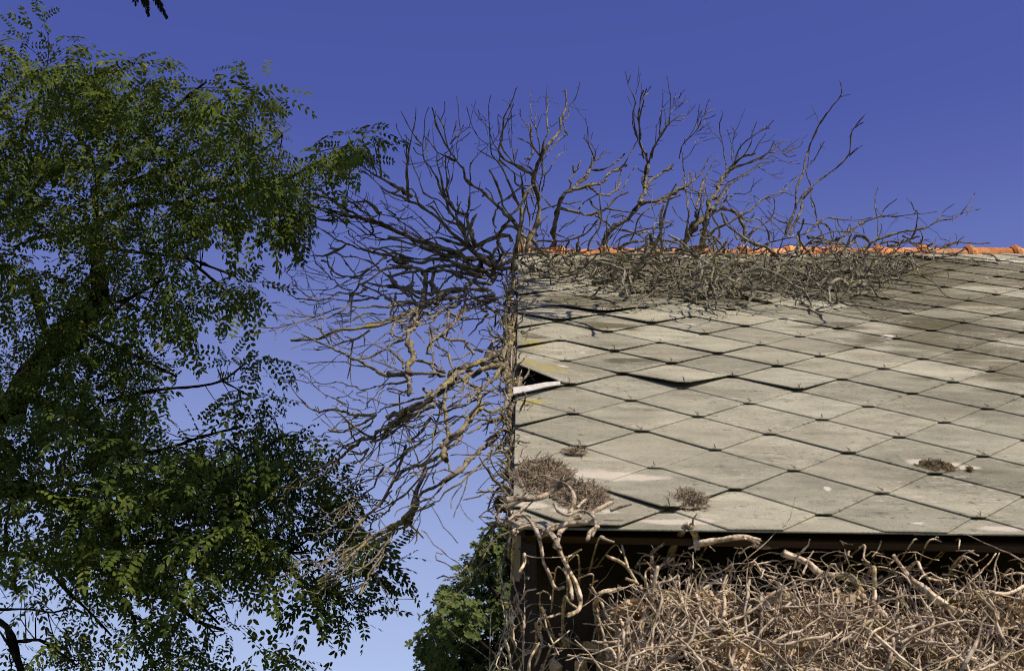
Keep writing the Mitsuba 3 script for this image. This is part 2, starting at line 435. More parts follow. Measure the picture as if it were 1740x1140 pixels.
# ridge tiles: half-round terracotta with a thick collar on one end
ridge = obj('ridge', (lambda m: m.add(*tube(np.array([R(0.2, ridge_v(0.2) - 0.02, -0.09), R(U_END, ridge_v(U_END) - 0.02, -0.09)]), 0.035, 6)))(Mesh()), 'timber', house)
edge = [float(P_roof(x, 431)[0]) for x in (897, 951, 1026, 1104, 1182, 1260, 1338, 1412, 1488, 1565, 1643, 1720)]
edge += [edge[-1] + 0.335 * k for k in range(1, 10)]


def half_round(a, b, ra, rb, lip, sides=14):
    """Half barrel from a to b with outer radii ra, rb, open below, with thickness."""
    ax = (b - a) / np.linalg.norm(b - a)
    x = np.cross(ax, [0, 0, 1.0])
    x /= np.linalg.norm(x)
    z = np.cross(x, ax)
    t = np.linspace(-0.62, np.pi + 0.62, sides)
    v, rows = [], [(a, ra), (b, rb), (b, rb - lip), (a, ra - lip)]
    for c, r in rows:
        v.append(c + r * (np.cos(t)[:, None] * x + np.sin(t)[:, None] * z))
    f = []
    k = np.arange(sides - 1)
    for i in range(4):
        j = (i + 1) % 4
        f.append(np.stack([i * sides + k, i * sides + k + 1, j * sides + k + 1, j * sides + k], 1))
    f.append(np.array([[0, sides, 2 * sides, 3 * sides], [sides - 1, 4 * sides - 1, 3 * sides - 1, 2 * sides - 1]]))
    return np.vstack(v), np.vstack(f)


def ridge_point(u):
    return R(u, ridge_v(u), 0.0) + np.array([0, 0, -0.018])


for k, (u0, u1) in enumerate(zip(edge[:-1], edge[1:])):
    m = Mesh()
    jz = rng.normal() * 0.004
    a, b = ridge_point(u0) + [0, 0, jz], ridge_point(u1 + 0.02) + [0, 0, jz - 0.004]
    m.add(*half_round(a, b, 0.066, 0.061, 0.012))
    t = obj('ridge_tile', m, 'terracotta', ridge, smooth=40)
m = Mesh()
for u0 in edge:
    a, b = ridge_point(u0 - 0.035), ridge_point(u0 + 0.030)
    mid = (a + b) / 2
    m = Mesh()
    m.add(*half_round(a, a + (b - a) * 0.3, 0.071, 0.084, 0.010))
    m.add(*half_round(a + (b - a) * 0.3, a + (b - a) * 0.72, 0.084, 0.082, 0.012))
    m.add(*half_round(a + (b - a) * 0.72, b, 0.082, 0.069, 0.010))
    obj('ridge_collar', m, 'terracotta', ridge, smooth=40)
s = trimesh.creation.icosphere(3, 0.062)
s.vertices = s.vertices * [1.0, 1.0, 0.9] + P(887, 428, 9.72)
obj('ridge_end', s, 'terracotta', ridge, smooth=True, label='rounded orange end piece of the ridge')
# walls: front wall set back under the eave, gable wall on the left, rear
Y_WALL = 4.40
z_eave = float(R(0, -0.16, -0.05)[2])
ridge_pt = R(3.0, ridge_v(3.0) - 0.05, -0.06)
rear = 2 * ridge_pt[1] - Y_WALL
prof = [(Y_WALL, -0.1), (rear, -0.1), (rear, z_eave + 0.2), (float(R(0, ridge_v(.1) - .1, -.12)[1]), float(R(0, ridge_v(.1) - .1, -.12)[2])), (Y_WALL, z_eave + (Y_WALL - R(0, -0.16)[1]) * math.tan(SL) - 0.10)]
body = trimesh.creation.extrude_polygon(sg.Polygon(prof), U_END - 0.13, engine='earcut')
body.vertices = np.stack([body.vertices[:, 2] + 0.125, body.vertices[:, 0], body.vertices[:, 1]], 1)
wall = obj('wall', body, 'shaded_wall', house)
m = Mesh()
a, b = R([0.1, U_END, U_END, 0.2], [5.2, ridge_v(U_END) - .03, ridge_v(U_END) - .03, 5.2], -0.08), None
top0, top1 = R(0.12, ridge_v(0.12) - 0.04, -0.05), R(U_END, ridge_v(U_END) - 0.04, -0.05)
d = np.array([0, 6.8, -4.9])
m.add([top0, top1, top1 + d, top0 + d], [[0, 1, 2, 3]])
m.add([top0 - [0, 0, .05], top1 - [0, 0, .05], top1 + d - [0, 0, .05], top0 + d - [0, 0, .05]], [[3, 2, 1, 0]])
obj('rear_slope', m, 'shingle', roof)
# rough stones bedded in the clay of the front wall
k = 0
for row in range(5):
    z = 2.38 + row * 0.062
    x = 0.14 + 0.04 * rng.rand()
    while x < 0.46:
        w = 0.03 + 0.06 * rng.rand()
        c = rng.normal(size=(11, 3))
        c /= np.abs(c).max(1, keepdims=True) ** 0.8 * np.linalg.norm(c, axis=1, keepdims=True) ** 0.2
        s = trimesh.convex.convex_hull(c * [w * 0.55, 0.03 + 0.03 * rng.rand(), 0.018 + 0.012 * rng.rand()])
        s.vertices += [x + w / 2, Y_WALL - 0.004, z + rng.normal() * 0.012]
        obj('stone', s, 'stone', wall)
        x += w + 0.012 + 0.05 * rng.rand()
        k += 1
        if k > 240:
            break
    if k > 240:
        break

# ---------------------------------------------------------------- the ground
gx, gy = np.meshgrid(np.linspace(-1, 1, 81) ** 3 * 900, np.linspace(-1, 1, 81) ** 3 * 900, indexing='ij')
gz = -0.02 + 0.08 * (meshkit.fbm(np.stack([gx * 0.3, gy * 0.3, gx * 0], -1), 3) - 0.5)
i, j = np.meshgrid(np.arange(80), np.arange(80), indexing='ij')
gf = np.stack([i * 81 + j, (i + 1) * 81 + j, (i + 1) * 81 + j + 1, i * 81 + j + 1], -1).reshape(-1, 4)
obj('ground', Mesh().add(np.stack([gx, gy, gz], -1).reshape(-1, 3), gf), 'grass_soil', kind='structure', label='grassy ground around the house', category='ground')

# ---------------------------------------------------------------- dead creeper: the lines of its stems
# Each block: origin and scale of a patch of the photograph, then lines "w0 w1 x y x y ...": widths at base and tip, points from base to tip.
S1 = 260 / 1740
FAN = {
    'a': (660, 130, S1, """32 20 1400 2260 1440 2010 1470 1860 1490 1720 1500 1510 1440 1430 1390 1310 1320 1130;16 6 1320 1130 1260 1000 1210 940 1160 880 1145 790 1140 600 1135 340 1165 210
44 36 1560 1980 1600 1840 1660 1710 1700 1560 1690 1380 1650 1240 1640 1190;28 10 1650 1110 1560 1080 1430 990 1310 930 1250 830 1280 700 1290 560 1300 480 1390 310;8 7 1300 480 1380 470 1395 430
8 5 1405 300 1440 160 1465 120;8 6 1250 640 1250 430 1300 480;10 6 1430 990 1420 900 1390 760 1360 660 1380 590;7 5 1390 760 1405 690 1400 520 1395 430;8 6 1430 985 1470 830
12 8 1250 830 1190 760 1150 650;8 8 1240 830 1150 800;6 5 1240 720 1200 700 1180 650;8 6 1140 600 1050 510 970 400;7 5 1060 520 1060 460 1030 380;9 6 1280 640 1310 590 1360 510 1440 440
26 26 1640 1240 1570 1280 1440 1480 1370 1560 1350 1610 1260 1760 1240 1900 1310 1990;16 8 1570 1280 1450 1210 1450 1130 1340 1020 1280 960 1270 910;12 10 1570 1290 1620 1340 1670 1470
34 22 1500 1750 1460 1690 1370 1590 1200 1440 1040 1300 960 1250 870 1160 850 1050;20 8 850 1050 770 950 640 760 560 580 510 410 500 350;14 6 770 950 640 890 550 850 460 730 410 680 410 560 420 440 460 350
9 5 640 890 720 840 780 770 930 640;10 7 690 840 640 600 560 450;8 4 640 600 590 480 630 390 635 280;8 6 640 590 660 470;9 7 770 950 790 900 770 800 810 650 850 550;8 4 810 600 800 470 800 340 780 220
14 12 700 780 760 710 800 690;16 7 900 1580 930 1490 930 1160 930 1000 1060 850 1130 790;9 5 1130 790 1020 700 940 540 890 350;10 6 910 1520 960 1530 1050 1470
50 18 1180 2160 1100 2110 1000 2020 900 1940 870 1850 860 1760 800 1680 700 1560 640 1410 570 1290 540 1130;14 7 540 1130 480 1020 420 930 400 850 400 700 415 650;12 6 390 790 340 720 280 640 200 510 130 400
26 6 240 1430 220 1310 195 1140 220 900 240 740 280 570 300 440 310 360;9 6 220 850 140 720 80 590 80 540;7 6 230 720 170 660;13 8 700 1560 600 1420 400 1320 330 1130 280 1030 240 900
20 10 780 1540 730 1490 680 1340 660 1130 650 1010 650 900;18 8 650 1390 600 1260 580 1130 540 1000 550 860;12 9 540 970 620 910 640 890;8 6 650 1050 610 1000 620 930;9 6 430 930 450 750 470 610;10 9 410 900 330 870 300 810;10 7 480 1130 470 1100 420 980
40 14 980 1900 930 1760 890 1660 900 1590 760 1550 680 1480 640 1420;30 26 1000 1920 960 1800 910 1640;20 12 850 1760 780 1680 640 1620 520 1410
36 16 860 1900 740 1810 650 1700 540 1600 430 1540 330 1470 240 1440 100 1350 0 1310;14 12 330 1450 310 1340 270 1290 210 1290;14 12 420 1470 510 1420;10 5 240 1460 150 1530 60 1490 0 1460
26 10 1000 2090 850 2050 700 1990 560 1910 440 1880 300 1770 180 1700 80 1620 0 1560;24 10 870 1920 740 1870 540 1830 430 1860 290 1850 120 1720 0 1680;14 5 850 1880 700 1820 520 1760 400 1640 310 1560 170 1450
12 9 540 1800 560 1720 610 1640;8 4 470 1800 400 1720 330 1660 240 1590;30 10 1050 2080 900 2050 780 2000 550 1950 420 1960 300 1900 190 1800 180 1660
46 26 1420 1880 1390 1800 1250 1820 1150 1850 1050 1910 850 1970 640 2060 500 2090 400 2110 280 2080 100 2070 0 2110
32 24 930 2140 700 2145 550 2160 400 2200 220 2220 100 2250 0 2270;24 16 1010 2090 800 2060 640 2040 500 1950 280 1900 120 1860 0 1840;52 50 1180 2290 1160 2160 1090 2080;34 30 1200 2120 1170 2030 1050 1960
44 40 1180 2210 1270 2160 1390 2080;22 8 1210 2160 1330 2010 1390 1960;42 30 1200 2160 1250 2080 1310 1990;60 60 1060 2080 1040 2170 1050 2240;40 40 1100 2280 940 2210 780 2160;16 14 960 2240 800 2230 640 2200;26 26 830 2300 700 2240 560 2160
20 14 220 2200 110 2150 0 2140;20 14 180 2040 100 2010 0 2010;18 7 700 2090 520 1960 360 1840 200 1760 60 1700;14 6 640 2060 560 1990 420 1930 300 1880;20 9 1010 2150 900 2120 800 2060 740 2040;16 8 960 2130 860 2080 720 2040 600 1990 480 1960 380 1960"""),
    'b': (440, 210, S1, """30 8 1740 830 1600 740 1450 650 1340 590 1240 520 1150 470;18 9 1400 610 1390 470 1340 330 1290 150;9 6 1340 330 1380 200;14 6 1350 600 1300 480 1180 370 1080 270 1020 150;7 5 1200 400 1240 510;7 5 1370 480 1250 380 1150 330
40 10 2300 1500 2000 1400 1740 1310 1420 1180 1200 1080 960 960 800 870 640 830 480 770 330 700 240 600 215 480;20 8 1340 1150 1080 1060 880 1000 720 970 600 920 440 850 320 770;14 5 960 960 860 880 760 800 640 680 540 480;10 6 900 900 830 780 800 640;12 7 960 960 820 870 720 760
24 10 1380 1030 1340 1030 1290 950 1220 900 1100 910 940 890;12 6 1160 940 1040 870 940 800;12 8 1340 1030 1240 1060 1150 940 1040 960;10 7 1260 1060 1200 980 1160 930;20 9 1000 1138 860 1020 740 980 560 930 420 940 330 960
16 6 900 1090 800 1095 680 1080 600 1040 480 990 420 960;9 6 320 960 300 800 320 760;14 10 280 660 380 610 490 560;24 12 1250 1090 1100 1070 950 1050 840 1010 760 980;9 6 1000 1060 920 970 860 960 800 980
8 5 1500 980 1440 920 1390 880;14 6 1560 1050 1480 980 1390 880;7 4 1640 980 1560 1000;6 4 1480 790 1400 740 1370 720;10 5 1710 840 1640 900 1540 870 1410 790;16 8 1740 1060 1640 1100 1500 1060 1340 1030"""),
    'c': (440, 370, S1, """18 6 1250 790 1100 890 930 880 830 940 690 960 580 930 460 920 300 820 140 740 50 680;7 4 300 810 130 790 0 735;14 6 1060 810 950 790 800 640 690 540 640 470 580 340 470 260;7 5 620 440 540 420 480 400
14 10 1100 640 1020 550 930 420 880 400;20 6 1450 450 1250 400 1100 360 980 310 850 240 760 160 680 110 610 40;6 5 880 220 850 150;16 11 980 330 870 400 720 450 640 430;8 6 870 380 790 290;14 12 1740 350 1560 320 1380 340 1270 390
24 6 1600 520 1450 430 1260 390 1150 340 1080 280 970 210;8 5 1090 280 1050 170;18 13 1180 700 1080 690 960 670 860 630 810 560 780 440;14 12 790 510 700 480;15 10 1370 580 1260 500 1200 480 1060 430 950 430;18 12 1460 440 1310 550 1200 640 1060 690
10 6 1050 690 900 760 780 800 600 810 340 800;8 5 780 760 650 720 560 660 470 620;9 6 800 680 620 640 500 610 340 600 290 560;8 4 760 640 620 600 500 530 370 460;10 6 640 940 480 820 380 670 300 570;7 4 570 800 530 680 510 570
9 7 650 1130 640 960 620 850;9 7 930 880 850 880 700 860;7 5 780 800 680 900;10 6 870 930 750 990 600 1000 470 960;34 20 1740 800 1560 790 1380 770 1240 740;24 10 1740 900 1640 830 1560 740 1450 660 1320 540 1250 390
24 10 1520 980 1380 900 1200 820 1150 760;24 8 1360 910 1200 920 1080 930 880 930;12 9 1740 880 1560 880 1360 900;16 10 1450 840 1355 845;22 9 1740 970 1600 990 1420 1010 1300 990 1150 1010 1040 1000;11 9 1130 1010 1000 1090 880 1110
26 14 1740 550 1640 550 1440 580 1300 690 1120 760 1050 880 1000 1000 830 1130;12 8 1740 390 1600 370 1540 380 1470 420 1400 470;18 9 1740 480 1640 460 1540 450;16 9 1560 250 1360 240 1300 200 1220 190 1100 100 1000 50;10 6 1220 190 1090 210
20 8 1740 240 1560 230 1460 200;24 10 1700 520 1560 520 1500 430 1380 360 1220 350;10 6 1380 165 1260 210 1120 280;14 7 1680 600 1580 660 1480 700 1380 740;9 5 1320 590 1220 660 1160 680;10 6 1740 690 1640 650 1620 660"""),
    'd': (440, 520, S1, """13 5 1000 0 900 40 780 80 660 120 540 150 400 190 230 240 100 240 0 230;7 4 640 120 500 100 390 60;7 4 590 130 450 130 320 115 180 95;6 4 340 210 250 295;6 5 370 200 240 210;16 12 1530 -40 1530 110 1600 200 1650 300
16 8 1740 100 1600 140 1480 180 1240 210 1100 210 960 240;12 7 1450 90 1330 90 1200 95 1060 150 930 170 860 200;8 5 1560 180 1480 290 1300 440 1120 560;10 5 1650 350 1520 380 1330 430 1150 460 960 480 800 370;18 12 1700 360 1540 420 1460 500 1330 560 1240 610 1140 630
36 30 1740 50 1600 130 1480 200 1360 230 1200 250 1080 255 960 250 800 290 680 340 560 350 380 380;36 10 1740 780 1560 770 1440 780 1350 730 1240 680 1060 600 960 560 850 490 770 460 640 400 540 350 480 320;8 6 480 320 380 290;8 6 470 290 380 180
14 8 800 450 750 380 690 270 660 160 640 0;10 5 820 470 640 500 615 480;16 12 1260 270 1120 360 960 410 840 460;9 7 1200 320 1010 440;7 6 800 460 680 470;14 5 1240 700 1100 690 1000 640 840 640 640 640 550 665
15 5 1740 850 1680 850 1580 880 1440 900 1340 930 1180 960 1060 950 900 910 780 930 620 910 520 890 400 860 300 870 190 850;6 5 400 860 330 800;7 5 620 900 540 810 460 775;5 4 600 860 575 770;8 5 1060 950 1010 1000 910 1030;10 7 1500 790 1420 880 1320 970
18 12 1740 1000 1620 990 1520 950 1440 940;9 7 1450 1130 1350 1100 1270 1050 1100 990 1200 960;12 6 1000 1130 880 1080 750 1020 680 970 620 900;10 6 560 1138 460 1040 370 920 310 870;9 5 690 280 560 220 510 200;7 4 720 270 640 220;9 5 860 290 780 230
10 5 900 350 860 290;7 5 980 390 860 330 790 310;12 9 1180 190 1160 120 1040 50;12 8 1000 90 870 100 800 140 700 160 530 200;10 7 1640 690 1640 610 1500 500;12 9 1680 740 1540 690 1470 660 1360 490;9 7 1550 660 1480 520 1420 450;9 6 1740 450 1600 490 1560 520"""),
    'e': (660, 430, S1, """42 12 1470 170 1380 190 1200 190 1100 210 1040 270 900 390 890 430 880 520 800 650 750 770;32 24 1170 370 1000 330 870 280 800 260 700 200 560 190 450 190 240 170 60 170;46 44 1180 350 1200 230 1150 110 1090 30;40 28 1200 490 1060 490 940 500
26 20 1220 550 1060 540 900 460;46 24 880 480 720 500 560 540 420 550 330 560 120 560 0 600;46 30 880 420 700 440 560 500 480 560;44 36 870 410 560 440 370 440 180 390 0 390;30 26 260 430 100 370 0 270;20 16 1070 210 960 190 860 200 700 290 560 420 450 470
46 32 530 150 510 300 510 420 490 480;44 42 400 240 370 400 360 540 340 640 290 760 250 900 220 980 260 1130;28 10 830 590 630 680 500 740 380 800 280 870 150 950 0 990;26 20 490 690 350 620 290 500 200 450;44 34 560 560 440 600 300 650 120 720 0 770
28 18 430 1130 480 1050 540 970 660 880 760 760 870 610;28 22 660 890 690 700 680 640;28 20 600 920 710 990 860 1010 930 1100 970 1138;11 9 700 930 690 1030 730 1070;12 10 1200 735 1130 740 960 750 800 750 640 700;11 9 1280 980 1250 930 1160 850 1140 740
14 9 1130 630 980 625 830 600;40 34 1250 650 1200 650 1120 610;12 8 1020 540 860 730 700 860;18 14 80 470 55 690 130 800 190 910;34 26 1160 250 1000 180 860 150 700 90 560 60;30 20 1100 280 960 260 860 230 800 260;28 18 1150 410 1000 400 900 440
18 12 1150 480 1000 520 860 540 720 560;14 8 870 520 760 540 640 570 560 640;16 10 500 560 380 600 240 640 60 660;14 8 700 440 600 560 560 700 500 740;10 6 650 330 665 230;9 6 650 290 540 290;18 9 540 500 440 560 340 560 200 600 40 600
20 14 260 480 270 330 280 240;10 7 300 340 200 280 150 270;12 8 400 800 240 800 40 800;12 7 500 640 420 620 260 560 200 500;10 5 830 870 780 970;9 6 500 740 420 700 360 620;14 8 600 820 560 880 440 940;16 8 640 780 520 850 440 860
12 6 400 900 560 920 630 900;20 12 540 960 460 1060 440 1130;16 10 150 990 60 960;10 7 190 990 80 1040 0 1090;26 18 1240 540 1140 560 960 600 880 600;12 8 940 590 860 690 780 780 700 860;30 20 1180 420 1080 420 960 400 880 390"""),
    'f': (660, 580, S1, """60 40 1400 50 1270 110 1200 150 1060 230 920 290 800 360 690 450 600 520 500 600 380 680 220 740 0 830;40 30 1300 130 1100 270 860 420 700 490 560 590 440 660 300 760 100 880 0 920;50 36 1280 270 1200 270 1080 330 960 400;36 26 1280 300 1230 420 1110 500 1020 510 900 450
42 36 1360 430 1300 330 1270 260;46 34 1370 450 1340 560 1330 700 1270 830;20 14 740 310 700 250 680 160 640 120 530 40;16 14 520 370 520 170 440 140;13 10 660 360 610 270;26 22 640 360 560 280 460 250 330 230 290 200;34 30 620 400 480 390 280 390 140 370 0 370
24 12 160 310 170 210 80 130 0 90;14 10 75 260 20 130;34 32 660 540 640 700 660 850 690 1000 690 1138;24 16 900 410 820 560 750 650 740 700;26 20 390 520 520 650 570 720 600 840;22 12 1270 490 1080 600 880 720 740 720 600 780;26 16 1100 530 900 680 700 760 500 830
18 12 1060 510 870 640 680 760;52 36 1070 700 990 790 900 900 830 990 720 1090 620 1138;42 38 1050 600 1040 690 1000 800;14 10 1300 710 1200 700 1080 700;28 20 1290 750 1180 790 1070 760;14 10 1240 820 1100 830 1000 820;30 14 1390 830 1250 880 1100 930 980 990 880 1040
18 10 1200 890 1000 900 860 880 740 860 560 930 430 940 220 980 160 960;18 12 930 770 850 860 750 940 640 1000 500 1060 350 1110;15 12 450 920 350 1030 230 1130;13 10 600 920 540 980 510 1138;36 30 1380 980 1240 1050 1120 1130;44 40 240 0 260 120 290 200 210 290 230 420 250 540 230 610
30 20 1140 90 1170 30 1230 0;24 12 1380 60 1190 100;16 8 930 120 800 200 710 210;20 12 1060 110 980 90 960 100;30 20 960 330 820 330 700 400 640 460;26 14 860 330 760 320 690 380;18 10 760 440 640 540 540 600 400 660;26 14 520 560 420 620 300 640 120 720 0 760
14 8 620 700 500 760 400 800 300 890;18 10 560 700 440 760 330 830 200 860 100 960 0 1030;14 9 420 780 300 880 260 890;16 8 480 860 400 950;12 8 820 540 760 560 680 520;10 6 860 420 860 560;14 9 240 540 120 600 70 600;12 6 250 430 130 460 0 490
14 8 200 600 60 560 0 540;16 10 1000 260 900 240 800 290;30 20 1060 240 1120 400 1110 430;14 7 1250 600 1130 630 1080 650;18 11 1380 900 1250 910;12 8 1280 660 1270 580;12 6 1240 880 1220 960 1200 1010;16 9 1320 890 1230 960 1210 1030;14 6 1160 1050 1260 1040"""),
    'g': (660, 740, S1, """38 32 1240 0 1100 80 1020 160 930 230 850 340 760 440 640 530 500 600 400 660 330 740;50 38 330 740 300 790 180 920 60 1010 0 1050;30 26 440 350 400 460 340 600 290 720 260 800;28 18 650 240 540 330 440 360 330 340;26 20 700 50 560 160 420 320 390 400
26 18 850 0 780 110 700 180 600 260 420 360 220 400 130 480 60 540 0 620;50 40 690 0 660 130 640 230 680 280;22 13 1220 30 1140 210 1000 340 880 470 820 530 640 640 580 740;12 9 580 740 430 810 300 880 200 960;12 14 830 530 740 680 720 810
16 12 640 560 600 640 500 730 380 760 290 790;18 13 390 400 350 480 230 620 120 700 30 750 0 780;14 11 480 180 540 310 470 450 360 630;12 7 520 0 490 160 440 220 240 350 0 430;22 16 420 60 200 190 80 290 0 350;18 16 200 110 190 220 130 380 60 520 0 630
10 9 1350 245 1100 250 830 245 700 245;13 7 1410 460 1260 540 1140 620 1020 680 850 710;12 9 1360 630 1230 640 1100 630 1010 635;8 6 1330 720 1160 700;7 6 1340 860 1130 855;9 6 1350 960 1200 965 1080 950 1010 930
28 18 1310 740 1220 850 1220 960 1170 1030 1100 1120;14 8 1280 60 1270 140 1220 240;18 10 1320 120 1280 180 1340 220;10 6 1320 240 1240 280 1110 320;14 9 1380 260 1300 200 1250 180;12 7 1340 330 1260 300;12 7 1350 410 1250 400
8 4 540 400 510 470 520 550;14 8 300 60 160 70 80 70 20 110;18 10 440 40 300 70 180 60;14 9 280 110 180 200 60 300 0 340;10 6 330 420 230 440;9 6 230 440 140 590 90 720 0 830;16 10 360 330 240 350 120 380 0 440;14 12 420 460 470 440"""),
    'h': (480, 680, S1, """28 9 1040 180 850 180 700 160 520 150 400 130 270 60 220 0;7 5 400 130 370 70;10 6 1120 120 940 130 860 90 740 70 640 20 600 0;22 14 1060 180 950 240 860 300 720 350 640 370 510 330;9 8 660 370 570 380 490 375;10 7 830 180 760 220 660 260
38 14 1740 0 1560 60 1400 160 1200 330 1000 450 860 510 740 550 600 660 540 740 430 850 270 940 90 990 0 1010;15 8 960 400 800 490 650 610 520 700 350 790 170 890 70 970 0 1060;28 14 1360 200 1200 350 1120 440 1000 480
17 6 1280 350 1140 450 1070 470 1050 560 960 670 800 740 720 790;15 8 1100 470 1090 600 1040 720 1030 880;12 5 1030 250 860 350 710 460 640 520 610 580;10 5 720 550 580 500 440 480 330 440;20 12 990 560 920 620 840 630 760 630;10 5 960 560 930 680 860 850 790 1040
10 5 1160 720 1000 760 920 830 800 880 650 960 540 990;14 10 1640 290 1440 460 1430 480;14 10 1400 490 1290 470 1220 510;22 16 1170 780 1110 870 1060 990 940 1060 830 1138;17 8 1400 600 1240 720 1100 860 960 910 780 970 660 1020 640 1060
18 22 1410 500 1370 700 1300 820 1250 920 1200 1030 1140 1130;18 11 1740 660 1600 740 1500 760 1380 860 1270 930;14 7 1640 740 1500 850 1350 1000 1300 1090;30 12 1740 60 1500 170 1300 260 1100 400 980 460;24 10 1600 120 1480 200 1330 290 1180 380 1040 440
20 9 1480 190 1380 290 1260 360 1160 430;14 7 1600 160 1500 220 1440 250 1400 290;16 8 1700 200 1580 280 1440 310 1350 290;12 6 1740 120 1640 180 1560 200 1500 220;20 8 1340 30 1200 70 1110 120;10 5 1200 300 1080 380 960 440 900 480"""),
    'i': (480, 840, S1, """52 10 1500 100 1380 250 1250 350 1080 450 940 520 840 620 700 760 560 850 400 970;28 10 1180 0 1100 100 1010 200 920 260 790 370 620 400 400 440 290 440;14 11 1400 0 1230 90 1130 160 1030 200;13 9 1280 70 1190 180 1140 240 1040 300
16 6 950 20 850 60 720 180 640 280 560 350 460 420 400 440;12 6 880 20 740 140 640 270;10 5 940 220 840 230 720 200 640 200 500 190 400 130;9 6 1090 100 960 110 800 130;14 6 1050 220 1010 310 990 410 930 520
17 6 950 260 860 380 800 480 730 560 610 680 480 760 340 850 140 970 80 960;14 9 740 400 740 540 720 640 650 770;28 6 1290 360 1240 500 1180 650 1110 760 1000 920 940 1050 880 1138;18 8 1250 400 1180 550 1090 670 1000 770 920 840 780 910 690 950 600 1010 480 1060 330 1120
12 8 1090 650 1100 590 1160 550;6 4 1000 940 880 1050 730 1115;5 3 870 1050 755 1055;14 7 850 650 740 780 640 870 540 920 400 980;9 7 1050 470 940 480 830 490;9 6 760 760 680 860 600 990;14 8 1520 120 1660 70 1740 40;16 9 1740 100 1640 140 1500 210 1400 290
8 5 720 590 720 680 650 760;9 5 600 700 520 760 440 800;7 4 880 1138 960 1020;8 5 480 1060 400 1138;12 6 1000 930 1080 800 1180 680"""),
    'j': (680, 860, 280 / 1140, """14 9 690 0 660 60 665 100 600 170 540 280 500 370 450 430;8 3 450 430 380 480 330 490 240 500;5 3 400 460 320 400 260 370 250 330;5 4 560 280 590 370;6 4 500 380 540 450 560 520;16 9 770 150 740 280 710 420 700 510;12 6 770 600 740 760 700 860 660 980;6 4 450 430 480 520
9 7 765 1020 690 1045 610 1062;7 4 740 320 640 390 560 430;6 4 720 420 700 330 740 250"""),
}
